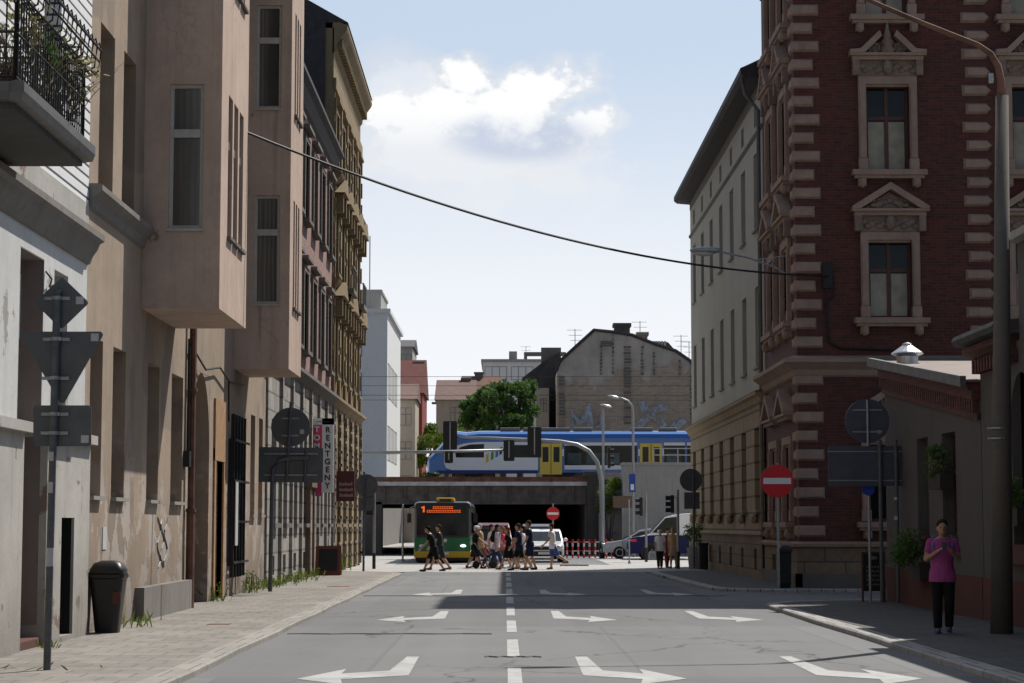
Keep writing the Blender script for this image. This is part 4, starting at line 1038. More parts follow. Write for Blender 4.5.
re=[PX(32,405,yb),PX(90,405,yb),PX(90,446,yb),PX(32,446,yb)]
# signs face away from the camera: plates stand on the far side of the pole, clamps on ours
def addsign(poly,nm,stpx):
    m=MB(); m.prism(roundpoly(poly,.035),'y',22.06,22.075); s=m.build(nm,MT['sign_back'],t)
    a=PX(stpx[0],stpx[1],yb); m=MB(); m.box(a[0],a[0]+.085,22.052,22.058,a[1]-.085,a[1]); m.build('sticker',MT['sticker'],s)
    return s
s=addsign(d1,'diamond_sign',(75,296)); s2_=addsign(tr,'triangle_sign',(90,333)); s3_=addsign(re,'plate_sign',(80,435))
for sg,zz,ww in ((s,298,.14),(s2_,339,.15),(s2_,378,.15),(s3_,414,.15),(s3_,433,.15)):
    z=PX(60,zz,yb)[1]; m=MB(); m.box(-4.96-ww,-4.96+ww,22.03,22.058,z-.018,z+.018); m.cone((-4.96,22.0,z-.02),(-4.96,22.0,z+.02),.055,.055,12); m.build('clamp',MT['galv'],sg)
m=MB(); 
for z,h in ((1.2,.2),(2.0,.12),(2.35,.1)): m.cone((-4.972,22,z),(-4.972,22,z+h),.0445,.0445,12)
m.build('sticker',MT['sticker'],t)
# litter bin on the left
t=thing('litter_bin','black plastic litter bin with domed lid standing against brown wall','litter bin',(-5.83,29.62,.08))
m=MB(); c=(-5.83,29.62,0)
def rrect(hx,hy,z,r=.08,n=4):
    return [(c[0]+x,c[1]+y,z) for x,y in roundpoly([(-hx,-hy),(hx,-hy),(hx,hy),(-hx,hy)],r,n)]
m.loft([rrect(.17,.15,.08),rrect(.245,.22,.86),rrect(.265,.24,.88),rrect(.265,.24,.93)]); m.build('body',MT['black'],t)
m=MB(); m.loft([rrect(.255,.23,.932),rrect(.25,.22,1.0),rrect(.2,.17,1.09,.07),rrect(.1,.1,1.13,.05)]); m.build('lid',MT['black'],t,smooth=True)
m=MB(); m.box(-5.72,-5.6,29.385,29.405,.5,.68); m.build('label_sticker',MT['render_red'],t)
# left round-sign pole
t=thing('direction_sign_post','bent grey post with round and wide rectangular sign backs near brown house','sign post',(-5.42,46.5,.08))
m=MB(); m.tube([(-5.42,46.5,.12),(-5.4,46.5,2.6),(-5.38,46.5,2.95),(-5.25,46.5,3.15),(-5.0,46.5,3.2),(-4.55,46.5,3.2)],.05,12); m.tube([PX(283,480,46.5) and (-5.07,46.5,2.65),(-4.98,46.5,4.5)],.035,10); m.tube([(-4.65,46.5,2.65),(-4.62,46.5,3.4)],.03,8); m.build('pole',MT['pole_dark'],t)
a=PX(290.5,427,46.56); m=MB(); round_sign(m,a[0],46.56,a[1],.455); o_=m.build('round_sign',MT['sign_back'],t); clampbars(o_,a[0],46.56,(a[1]-.2,a[1]+.2),.2); m=MB(); m.box(a[0]+.22,a[0]+.32,46.55,46.558,a[1]-.16,a[1]-.06); m.build('sticker',MT['sticker'],o_)
a=PX(259,447,46.6); b=PX(323,482,46.6); m=MB(); m.prism(roundpoly([(a[0],b[1]),(b[0],b[1]-.02),(b[0],a[1]-.02),(a[0],a[1])],.04),'y',46.56,46.585); o_=m.build('board_sign',MT['sign_back'],t); clampbars(o_,(a[0]+b[0])/2,46.56,(b[1]+.16,a[1]-.16),.62)
# far left round sign
t=thing('round_sign_post','grey post with round sign back and small plate beside the ochre house','sign post',(-4.92,70.0,.12))
m=MB(); cylpole(m,-4.92,70,.0,3.5,.04); m.build('pole',MT['pole_dark'],t)
m=MB(); round_sign(m,-4.84,70.06,3.02,.4); m.build('round_sign',MT['sign_back'],t)
m=MB(); m.box(-5.12,-4.56,70.05,70.08,2.15,2.6); m.build('plate_sign',MT['sign_back'],t)
m=MB(); m.box(-4.98,-4.86,69.94,69.955,1.35,1.5); 
# right concrete lamp pole
t=thing('lamp_pole','thick tapered concrete lamp pole with long curved steel arm on right pavement','lamp post',(7.2,29.3,.08))
px0=at(1001,600,29.3).x; px1=at(1002,96,29.3)
m=MB(); m.cone((px0,29.3,.05),(px1.x,29.3,px1.z),.165,.095,16); m.build('pole',MT['conc_pole'],t,smooth=True)
pts=[(1001,97),(1001,80),(998,66),(991,54),(978,45),(950,34),(915,20),(880,5),(855,-6)]
m=MB(); m.tube([at(a,b,29.3) for i,(a,b) in enumerate(pts)],[.06,.055,.05,.045,.04,.038,.035,.033,.03],10); m.build('arm',MT['rust'],t,smooth=True)
a=at(835,-13,29.3); m=MB(); m.ell(a,(.4,.15,.09),14,8,Matrix.Rotation(R(20),3,'Y')); m.build('lamp_head',MT['galv'],t,smooth=True)
m=MB(); 
for zz in (2.9,3.05): m.cone((px0+.01,29.3,zz),(px0+.01,29.3,zz+.025),.155,.155,16)
a=at(994,78,29.3); m.box(a.x-.08,a.x-.02,29.24,29.3,a.z-.08,a.z+.06); m.build('band',MT['galv'],t)
# right sign cluster
t=thing('round_sign_post','thin pole with blue grey round sign back before the red brick house','sign post',(7.2,40.4,.08))
a=PX(867,421,40.4); m=MB(); m.tube([(a[0]-.0,40.33,.12),(a[0],40.33,a[1]+.42)],.028,10); m.build('pole',MT['galv'],t)
m=MB(); round_sign(m,a[0],40.37,a[1],.45); o_=m.build('round_sign',MT['sign_back_blue'],t); clampbars(o_,a[0],40.37,(a[1]-.22,a[1]+.22),.3); m=MB(); m.box(a[0]+.2,a[0]+.27,40.36,40.368,a[1]-.26,a[1]-.19); m.build('sticker',MT['sticker'],o_)
b=PX(868,490,40.3); m=MB(); m.prism([(b[0]-.13,b[1]+.12),(b[0]+.13,b[1]+.12),(b[0]+.12,b[1]-.06),(b[0],b[1]-.12),(b[0]-.12,b[1]-.06)],'y',40.27,40.29); m.build('blue_plate',MT['blue_sign'],t)
t=thing('board_sign','wide blue grey rectangular sign back carried on two thin posts','sign post',(7.6,40,.08))
a=PX(828,446,40.1); b=PX(908,486,40.1)
m=MB(); m.prism(roundpoly([(a[0],b[1]),(b[0],b[1]),(b[0],a[1]),(a[0],a[1])],.04),'y',40.1,40.125); bd=m.build('board',MT['sign_back_blue'],t)
m=MB(); m.box(a[0],b[0],40.085,40.098,a[1]-.12,a[1]-.1); m.box(a[0],b[0],40.085,40.098,b[1]+.1,b[1]+.12); m.build('rail',MT['galv'],bd)
for px in (881,897):
    q=at(px,520,40.05); m=MB(); m.cone((q.x,40.05,.12),(q.x,40.05,3.35),.04,.04,10); m.build('post',MT['pole_dark'],t)
m=MB(); q=at(897,520,40); m.cone((q.x,40.05,1.75),(q.x,40.05,1.82),.043,.043,10); m.cone((q.x,40.05,2.15),(q.x,40.05,2.2),.043,.043,10); m.build('sticker',MT['sticker'],t)
# menu board
t=thing('menu_board','black menu board with faint writing standing by the red brick house','sandwich board',(7.5,42.6,.08))
q0=at(863,600,41.2).x; q1=at(885,600,41.2).x
m=MB()
for x in (q0,q1): m.box(x-.02,x+.02,41.2,41.24,.08,1.1)
m.box(q0,q1,41.2,41.24,1.06,1.1); m.build('frame',MT['wood_brown'],t)
m=MB(); m.box(q0+.02,q1-.02,41.21,41.23,.3,1.06); bb=m.build('board',MT['black'],t)
m=MB()
for k in range(5):
    x=q0+.08; 
    for j in range(6): m.box(x+j*.055,x+j*.055+.035,41.204,41.209,.42+k*.09,.42+k*.09+.03+.012*((j+k)%2))
m.ell((q0+.22,41.205,.98),(.1,.004,.04),10,6); m.build('lettering',MT['trim_grey'],bb)
# no entry sign on the right + bin
t=thing('no_entry_sign','large red no entry sign with white bar before the red brick corner','road sign',(6.9,50.0,.08))
a=PX(777,481,50.0)
m=MB(); cylpole(m,a[0]+.02,50.06,.1,a[1]+.45,.035); m.build('pole',MT['galv'],t)
m=MB(); round_sign(m,a[0],49.98,a[1],.41,.03); m.build('disc',MT['red'],t)
m=MB(); m.box(a[0]-.345,a[0]+.345,49.965,49.982,a[1]-.075,a[1]+.075); m.build('bar',MT['white'],t)
t=thing('litter_bin','tall dark litter bin by the red brick corner under no entry sign','litter bin',(6.95,50.3,.08))
c=(7.0,50.35,0); m=MB(); m.loft([rrect(.13,.13,.08,.05),rrect(.15,.15,.2,.05),rrect(.16,.16,.95,.05),rrect(.18,.18,.97,.05),rrect(.18,.18,1.05,.05)]); m.build('body',MT['black'],t)
m=MB(); m.loft([rrect(.17,.17,1.05,.05),rrect(.1,.1,1.14,.04)]); m.build('lid',MT['black'],t)
m=MB(); m.box(6.86,7.14,50.19,50.2,.75,.9); m.build('opening',MT['iron'],t)
# right far round sign + bin + planter
t=thing('round_sign_post','dark round sign back above small dark board on post by cream house','sign post',(6.8,72.6,.08))
a=PX(691,480,72.6); m=MB(); cylpole(m,a[0]+.08,72.55,.1,a[1]+.3,.04); m.build('pole',MT['pole_dark'],t)
m=MB(); round_sign(m,a[0],72.6,a[1],.41); m.build('round_sign',MT['sign_back'],t)
b=PX(692,500,72.6); m=MB(); m.box(b[0]-.28,b[0]+.28,72.6,72.63,b[1]-.32,b[1]+.28); m.build('board_sign',MT['sign_back'],t)
t=thing('litter_bin','slatted dark litter bin at the far corner of the cream house','litter bin',(7.0,71,.08))
c=(7.05,71.5,0); m=MB(); m.loft([rrect(.16,.16,.08,.1),rrect(.17,.17,.95,.1)]); m.build('body',MT['iron'],t)
m=MB(); m.loft([rrect(.2,.2,.95,.1),rrect(.2,.2,1.02,.1)]); m.build('rim',MT['iron'],t)
t=thing('tub_planter','pale concrete tub with a green shrub beside the far traffic light','planter',(7.1,75.5,.0))
m=MB(); m.lathe([(.24,0),(.32,.75),(.34,.8),(.28,.8)],(7.15,75.5,0),16); m.build('tub',MT['conc'],t)
m=MB(); leafcloud(m,[((7.15,75.5,1.2),.45),((7.3,75.5,1.45),.3),((6.95,75.5,1.4),.3)],500,.06,1); m.build('foliage',MT['leaf_dark'],t)
# overhead cable
def cable(name,label,p0,p1,sag,r,cat='cable',n=28):
    p0,p1=Vector(p0),Vector(p1); m=MB(); 
    m.tube([p0+(p1-p0)*(i/n)-Vector((0,0,sag*4*(i/n)*(1-i/n))) for i in range(n+1)],r,6)
    return tag(m.build(name,MT['iron'],loc=tuple(p0)),label,cat)
p0=at(246,132,36.8); p1=at(828,276,50.9)
cable('overhead_cable','thick black cable sagging across the street from the brown oriel to red brick house',p0,p1,.62,.026)
# ================================================================== BRIDGE, TRAIN
YB=110.0; BX0,BX1=-9.0,4.85
t=thing('railway_bridge','dark riveted steel railway bridge carrying the tracks across the street','bridge',(0,YB,0))
m=MB(); m.box(-40,BX1,YB+.4,152,3.75,4.15); m.box(BX1,60,YB+.6,152,0,4.15); m.build('deck',MT['girder'],t)
m=MB(); m.box(-40,BX1,YB+.05,YB+.25,2.85,4.0); m.box(-40,BX1,YB,YB+.3,2.78,2.9); 
for k in range(40): m.box(-40+k*1.15,-39.94+k*1.15,YB-.06,YB+.05,2.9,3.78)
m.build('girder',MT['girder'],t)
m=MB(); m.box(-40,BX1,YB-.12,YB+.3,3.8,4.02); m.build('flange',MT['flange'],t)
m=MB(); m.box(-40,BX1+.1,YB-.15,YB+.45,4.04,4.28)
for k in range(36): m.box(-40+k*1.25,-39.9+k*1.25,YB-.2,YB-.15,4.0,4.28)
m.build('kerb_plate',MT['rust'],t)
for k in range(5):
    m=MB()
    for j in range(4): m.box(BX0-20,BX1,YB+3+k*8+j*2,YB+3.3+k*8+j*2,2.9,3.76)
    m.build('cross_girder',MT['girder'],t)
m=MB(); m.box(BX1-.35,BX1+.25,YB-.25,YB+.4,0,4.5); m.box(BX1-.55,BX1+.45,YB-.35,YB+.45,4.3,4.55); m.build('pier',MT['conc_dark'],t)
m=MB(); m.box(-30,-12.5,YB+.3,152,0,2.9); m.box(-7.7,-6.75,YB,YB+1.2,0,2.9); m.build('left_pier',MT['conc_dark'],t)
m=MB(); m.box(-4.9,-4.5,YB+4,150,0,2.86); m.build('middle_pier',MT['conc_dark'],t)
m=MB(); m.box(-4.7,BX1,147,148,0,3.7); m.box(4.4,BX1+.2,YB+.3,148,0,3.75); m.build('underpass_blackout_wall',MT['stone_dark'],t)  # end wall across the road is added to keep the underpass black
for y_ in (128,129.43,139.68,141.12): m=MB(); m.box(-40,60,y_,y_+.07,4.15,4.3); m.build('rail',MT['rust'],t)
# passage wall left beyond
w_=tag((lambda m: m.build('passage_wall',MT['trim_grey'],loc=(-9.6,150,0)))(MB().box(-10.0,-9.6,152,240,0,3.2)),'pale concrete wall along the passage seen under the bridge','wall')
# right abutment wall with railing
t=thing('abutment_wall','pale grey concrete abutment wall with a white railing on top','wall',(6.4,108,0))
m=MB(); m.box(6.35,40,107.6,109.6,0,4.85); m.build('wall',MT['conc'],t)
m=MB(); m.box(6.3,40,107.5,109.65,4.85,5.0); m.build('coping',MT['conc'],t)
m=MB()
for k in range(24): m.tube([(8.0+k*1.3,107.7,5.0),(8.0+k*1.3,107.7,5.75)],.03,5)
for z in (5.4,5.75): m.tube([(8.0,107.7,z),(38,107.7,z)],.03,5)
m.build('railing',MT['galv'],t)
def graf():
    t=NT('graffiti_wall'); c=(.25,.24,.23)
    k=t.mix(t.ramp(t.noise(.8,5),.3,.7),rgb(c,.8),rgb(c,1.2))
    z=t.xyz()[2]; lim=t.math('SUBTRACT',1,t.ramp(t.math('DIVIDE',z,10),.12,.17))
    n=t.N('ShaderNodeTexNoise'); n.inputs['Scale'].default_value=1.7; n.inputs['Detail'].default_value=3; t.L(t.coord(),n.inputs['Vector'])
    h=t.N('ShaderNodeHueSaturation'); h.inputs['Saturation'].default_value=2.5; h.inputs['Value'].default_value=.5; t.L(n.outputs['Color'],h.inputs['Color'])
    m=t.math('MULTIPLY',t.ramp(t.noise(1.1,4,.6),.47,.5),lim)
    k=t.mix(t.math('MULTIPLY',m,.75),k,h.outputs[0]); t.col(k); t.b.inputs['Roughness'].default_value=.9; return t.mat
t2=thing('graffiti_wall','low wall with red and purple graffiti beside the bridge pier','wall',(5.1,109.3,0))
m=MB(); m.box(5.1,6.34,109.2,109.6,0,3.6); m.build('wall',graf(),t2)
m=MB(); m.box(5.08,6.34,109.15,109.65,3.6,3.72); m.build('coping',MT['conc_dark'],t2)
t=thing('roadside_bush','scruffy green and yellow bush on the bank beside the bridge pier','bush',(5.6,108.8,2.0))
m=MB(); leafcloud(m,[((5.5,108.9,3.4),.6),((6.0,108.9,2.9),.5),((5.4,108.9,2.6),.5),((6.0,109,3.9),.4)],900,.1,1); m.build('foliage',MT['leaf_lime'],t)
m=MB(); stemsplant(m,(5.6,109,.0),10,3.2,.3,.02); m.build('stems',MT['bark'],t)

# --- train on the bridge
def train():
    t=thing('train','blue and white passenger train with yellow doors crossing the railway bridge','train',(0,140,4.3))
    y0,y1=139.0,141.8
    x0=at(428,470,140).x; xe=34.0
    zb,zt_=at(500,473,140).z,at(500,431,140).z
    
    prof=[]   # nose profile side view
    H=zt_
    side=[(x0,zb),(x0-.02,zb+.7),(x0+.55,zb+1.55),(x0+1.6,zb+2.75),(x0+2.6,H-.12),(x0+3.6,H),(xe,H),(xe,zb)]
    # body: lofted sections with rounded roof
    rings=[]
    for x,top,hw,low in [(x0-.05,zb+.9,.75,zb+.25),(x0+.1,zb+1.15,1.05,zb),(x0+.55,zb+1.6,1.22,zb),(x0+1.2,zb+2.3,1.33,zb),(x0+1.9,zb+2.95,1.38,zb),(x0+2.7,H-.1,1.4,zb),(x0+3.6,H,1.4,zb),(xe,H,1.4,zb)]:
        yc=140.4; hh=top-low; r=min(.55,hh*.35)
        ring=[(x,yc-hw,low),(x,yc-hw,top-r),(x,yc-hw+.12,top-r*.45),(x,yc-hw+.45,top-.06),(x,yc-hw+.8,top),(x,yc+hw-.8,top),(x,yc+hw-.45,top-.06),(x,yc+hw-.12,top-r*.45),(x,yc+hw,top-r),(x,yc+hw,low)]
        rings.append(ring)
    m=MB(); m.loft(rings); m.build('body',MT['train_blue'],t,smooth=False)
    ys=140.4-1.4
    def panel(nm,poly,mat,d=.012,parent=t):
        m=MB(); m.prism([PX(a,b,139.0) for a,b in poly],'y',ys-d,ys+.01); return m.build(nm,MT[mat],parent)
    # white flank from behind the cab
    panel('white_flank',[(444,463),(444,452),(452,447),(464,443.5),(478,442),(538,442),(538,470),(452,470),(446,468)],'train_white')
    panel('cab_window',[(455,452),(461,447),(470,444.5),(484,444),(484,457.5),(456,457.5)],'glass',.02)
    panel('passenger_window',[(504,445),(538,445),(538,457.5),(504,457.5)],'glass',.02)
    for k,(c,xx) in enumerate((('logo_yellow',487),('leaf_green',492),('train_blue',496.5),('sign_navy',500.5))):
        panel('stripe_mark',[(xx-1.2,463-k*2.6),(xx+1.6,461.5-k*2.6),(xx+1.8,453-k*2.2),(xx-1,455-k*2.2)],c,.02)
    for a,b in ((540,562),(640,662)):
        d=panel('door',[(a,443.5),(b,443.5),(b,474.5),(a,474.5)],'train_yellow',.03)
        w=(b-a)/2
        for k in range(2):
            panel('door_window',[(a+w*k+2.5,447),(a+w*(k+1)-2.5,447),(a+w*(k+1)-2.5,462),(a+w*k+2.5,462)],'glass',.045,d)
        panel('door_seam',[(a+w-.3,444),(a+w+.3,444),(a+w+.3,474),(a+w-.3,474)],'black',.04,d)
    for a,b in ((564.5,637),(664,685),(687,745)):
        panel('upper_stripe',[(a,442.5),(b,442.5),(b,445.5),(a,445.5)],'train_white',.018)
        g=panel('window_band',[(a,445.7),(b,445.7),(b,465),(a,465)],'glass',.016)
        k=a+3
        while k<b-14: 
            panel('window',[(k,453),(k+14,453),(k+14,464),(k,464)],'glass_train',.024,g); k+=19
        panel('lower_stripe',[(a,465.3),(b,465.3),(b,469.5),(a,469.5)],'train_white',.018)
    panel('skirt',[(436,470.5),(538,470.5),(538,473.5),(440,474)],'sign_navy',.014)
    for xx in (562.6,638.6,662.6):
        panel('pillar_mark',[(xx-.3,449),(xx+1.2,449),(xx+1.2,456),(xx-.3,456)],'train_white',.02)
    # bogies and roof gear
    for xc in (x0+3.2,x0+9.5,x0+17.5,x0+26):
        bg_=MB(); bg_.box(xc-1.5,xc+1.5,ys+.15,ys+2.6,4.62,5.28); b=bg_.build('bogie',MT['iron'],t)
        for dx in (-1.0,1.0):
            wm=MB(); wm.lathe([(.43,ys+.1),(.45,ys+.12),(.45,ys+2.65),(.43,ys+2.67)],(xc+dx,0,4.83),18,'y'); wm.build('wheelset',MT['rust'],b)
    m=MB(); m.box(x0-.55,x0+.2,ys+.9,ys+1.9,4.6,5.05); m.build('coupler',MT['iron'],t)
    for a,b in ((500,520),(523,570),(573,592),(630,652),(658,676)):
        p,q=PX(a,430,140.4),PX(b,430,140.4); m=MB(); m.box(p[0],q[0],139.6,141.2,H-.02,H+.22); m.build('roof_unit',MT['train_roof'],t,bevel=.05)
MT['train_blue']=cardpaint('train_blue',(.008,.12,.42)); MT['train_white']=cardpaint('train_white',(.8,.8,.82)); MT['train_yellow']=cardpaint('train_yellow',(.75,.5,.02))
MT['glass_train']=glass('train_window',(.06,.10,.11),.1); MT['logo_yellow']=simple('logo_yellow',(.75,.5,.03)); MT['leaf_green']=simple('logo_green',(.08,.35,.1)); MT['sign_navy']=simple('navy_paint',(.03,.045,.16)); MT['train_roof']=simple('roof_unit_paint',(.2,.2,.2))
train()

# --- overhead line wires
for k,(z,y,lab) in enumerate(((10.4,140.4,'thin contact wire running high above the train'),(11.4,140.4,'thin carrier wire highest above the train'),(10.0,129,'thin contact wire nearest the camera over the front track'),(11.2,129,'thin carrier wire over the front track'))):
    m=MB(); m.tube([(-60,y,z),(60,y,z)],.014,5); tag(m.build('overhead_wire',MT['iron'],loc=(-60,y,z)),lab,'wire','overhead railway wires')

# ================================================================== GANTRIES, SIGNALS, LAMPS
def head(name,label,px0,px1,py0,py1,Y,group='signal heads on the mast arms'):
    a,b=PX(px0,py0,Y),PX(px1,py1,Y); x0,x1,z1,z0=a[0],b[0],a[1],b[1]
    t=thing('traffic_signal',label,'traffic light',((x0+x1)/2,Y,z0),group=group)
    m=MB(); m.prism(roundpoly([(x0,z0),(x1,z0),(x1,z1),(x0,z1)],.06),'y',Y+.1,Y+.13); m.build('backboard',MT['black'],t)
    m=MB(); cx=(x0+x1)/2; w=(x1-x0)*.27; m.box(cx-w,cx+w,Y+.132,Y+.4,z0+.08,z1-.08); m.build('housing',MT['black'],t)
    for k in range(3):
        z=z0+(z1-z0)*(k+.5)/3; v=MB(); v.lathe([(w*.8,Y+.4),(w*.85,Y+.62)],(cx,0,z),12,'y'); v.build('visor',MT['black'],t)
    m=MB(); m.box(cx-.03,cx+.03,Y+.03,Y+.1,z0+.15,z1-.05); m.build('bracket',MT['galv'],t)
t=thing('signal_gantry','tall grey steel mast arching left over the crossing with signal heads','gantry',(4.85,100,0))
pts=[(602,565),(602,500),(601,478),(597,462),(589,451),(577,444.5),(560,441.5),(535,440),(490,438),(446,436.5)]
m=MB(); m.tube([at(a,b,100) for a,b in pts],[.13,.12,.115,.11,.105,.1,.095,.085,.07,.055],12); m.build('mast',MT['galv'],t,smooth=True)
b=at(602,550,100); m=MB(); m.cone((b.x,100,0),(b.x,100,.75),.15,.145,12); m.build('base_sleeve',MT['black'],t)
head('signal_head','largest black signal head at the left end of the right mast arm',443,457,421,453,99.8)
head('signal_head','black signal head back hanging over the train\'s first yellow door',527.5,541.5,427,457.5,99.8)
t=thing('signal_gantry','thin horizontal grey mast arm reaching from behind ochre house','gantry',(-8.2,94,0))
m=MB(); m.tube([(-8.2,94,0),(-8.2,94,4.9)],.12,12); m.tube([at(330,453.5,94),at(440,451.8,94),at(512,449.8,94)],[.09,.075,.05],10); m.build('mast',MT['galv'],t,smooth=True)
head('signal_head','small black signal head below the largest one, left arm',444.5,453,451.5,463,93.8)
head('signal_head','middle black signal head at the tip of the left arm',503.5,514.5,440,461,93.8)
def side_signal(label,px,py0,py1,Y,pole=True,facing=-1,base=0):
    """signal seen from the side: visors point to facing*x"""
    a,b=PX(px,py0,Y),PX(px,py1,Y); cx=a[0]; z1,z0=a[1],b[1]
    t=thing('side_signal','x','traffic light',(cx,Y,0)); t['label']=label
    m=MB(); m.box(cx-.07,cx+.07,Y-.14,Y+.14,z0,z1); m.build('housing',MT['black'],t,bevel=.03)
    for k in range(3):
        z=z0+(z1-z0)*(k+.5)/3; v=MB(); v.lathe([(.085,cx+facing*.07),(.09,cx+facing*.25)],(0,Y,z),12,'x'); v.build('visor',MT['iron'],t)
    if pole:
        pm=MB(); xx=cx-facing*.22; pm.cone((xx,Y,0),(xx,Y,z1+.2),.055,.05,10); pm.tube([(xx,Y,z1-.1),(cx,Y,z1-.1)],.025,6); pm.build('pole',MT['galv'],t)
        pm=MB(); pm.cone((xx,Y,base),(xx,Y,base+.65),.065,.065,10); pm.build('base_sleeve',MT['black'],t)
side_signal('signal with three grey visors fixed on the tall mast',609,447,468,99.9,False,1)
side_signal('side facing traffic light between the white van and the mast',641,497,516,90,True)
side_signal('side facing traffic light on pole beside the cream house',672,495,513,76.2,True)
# signal pole on the left by the ochre house
t=thing('signal_pole','short grey signal pole with black foot at the left corner','post',(at(374,555,76).x,76,0))
x=at(374,555,76).x; m=MB(); m.cone((x,76,0),(x,76,2.9),.055,.05,10); m.build('pole',MT['galv'],t)
m=MB(); m.cone((x,76,0),(x,76,.6),.065,.065,10); m.build('base_sleeve',MT['black'],t); m=MB(); m.box(x-.3,x-.06,75.9,76.1,2.0,2.8); m.build('signal_box',MT['black'],t,bevel=.03)
def thinpole(label,px,ptop,Y,r=.045,name='thin_post',cat='post',mat='galv'):
    a=at(px,ptop,Y); m=MB(); m.cone((a.x,Y,0),(a.x,Y,a.z),r,r,8); m.cone((a.x,Y,0),(a.x,Y,.1),r*2,r*2,8); m.ell((a.x,Y,a.z),(r,r,r),8,5); return tag(m.build(name,MT[mat],loc=(a.x,Y,0)),label,cat)
thinpole('grey post on the left of the bus under the bridge',403,505,92)
thinpole('slim post on the pale paving before the silver car',629,500,86,.03)
t=thing('street_sign','small olive brown board sign high on a post by the bridge pier','sign',(5.2,98,0))
a,b=PX(613,496,98),PX(632,508,98); m=MB(); m.box(a[0],b[0],98,98.03,b[1],a[1]); m.build('board',MT['wood_old'],t); m=MB(); m.cone(((a[0]+b[0])/2,98.06,0),((a[0]+b[0])/2,98.06,a[1]),.03,.03,8); m.build('post',MT['galv'],t)
t=thing('parking_sign','narrow blue sign high on the lamp post beside the train','sign',(at(632,480,103.8).x,103.8,3.0))
a,b=PX(629,474,103.8),PX(635.5,492,103.8); m=MB(); m.box(a[0],b[0],103.78,103.81,b[1],a[1]); m.build('board',MT['blue_sign'],t); m=MB(); m.box(a[0]+.08,b[0]-.08,103.765,103.779,b[1]+.1,b[1]+.4); m.build('white_symbol',MT['white'],t)
def lamp(label,pts,Y,hx,hy):
    t=thing('street_lamp',label,'street lamp',(at(pts[0][0],540,Y).x,Y,0),group='slim lamps beyond the crossing')
    P=[at(a,b,Y) for a,b in pts]; P=[Vector((P[0].x,Y,0))]+P
    m=MB(); m.tube(P,[.085]+[.06]*(len(P)-2)+[.035],8); m.build('pole',MT['galv'],t,smooth=True)
    c=at(hx,hy,Y); m=MB(); m.ell(c,(.32,.14,.09),12,7,Matrix.Rotation(R(12),3,'Y')); m.build('lamp_head',MT['alu'],t,smooth=True)
lamp('slim grey street lamp with long curved arm before the gable wall',[(633,415),(632,406),(628,401),(622,398.5),(617,397.5)],104,613.5,397)
lamp('shorter slim street lamp with a small tilted head before the gable wall',[(603,410),(603.5,407)],106,606,406)
# far no-entry sign
t=thing('no_entry_sign','small far red no entry sign standing behind the crossing pedestrians','road sign',(at(553,513,91).x,91,0))
a=PX(553,513.5,91); m=MB(); cylpole(m,a[0],91.05,0,a[1]+.45,.035); m.build('pole',MT['galv'],t); m=MB(); round_sign(m,a[0],91,a[1],.3,.03); m.build('disc',MT['red'],t); m=MB(); m.box(a[0]-.25,a[0]+.25,90.985,90.999,a[1]-.055,a[1]+.055); m.build('bar',MT['white'],t)
# red and white barrier
t=thing('barrier_fence','low red and white striped pedestrian barrier by the bridge pier','barrier',(3.2,101,0))
xa,xb=at(567,550,101).x,at(612,550,101).x
rails=[MB(),MB()]
n=9
for k in range(n):
    x=xa+(xb-xa)*k/(n-1); p=[MB(),MB()]
    for j in range(5): p[j%2].cone((x,101,j*.19),(x,101,(j+1)*.19),.045,.045,8)
    a=p[0].build('post',MT['red'],t); p[1].build('white_band',MT['white'],a)
    if k<n-1:
        x2=xa+(xb-xa)*(k+1)/(n-1)
        for z in (.35,.8): rails[k%2].tube([(x,101,z),(x2,101,z)],.03,6)
rails[0].build('red_rail',MT['red'],t); rails[1].build('white_rail',MT['white'],t)
m=MB(); m.box(2.2,3.35,80.5,80.62,.02,.07)
tag(m.build('wooden_plank',MT['wood_old'],loc=(2.8,80.5,0)),'brown wooden plank lying on the pale paving behind the pedestrians','plank')

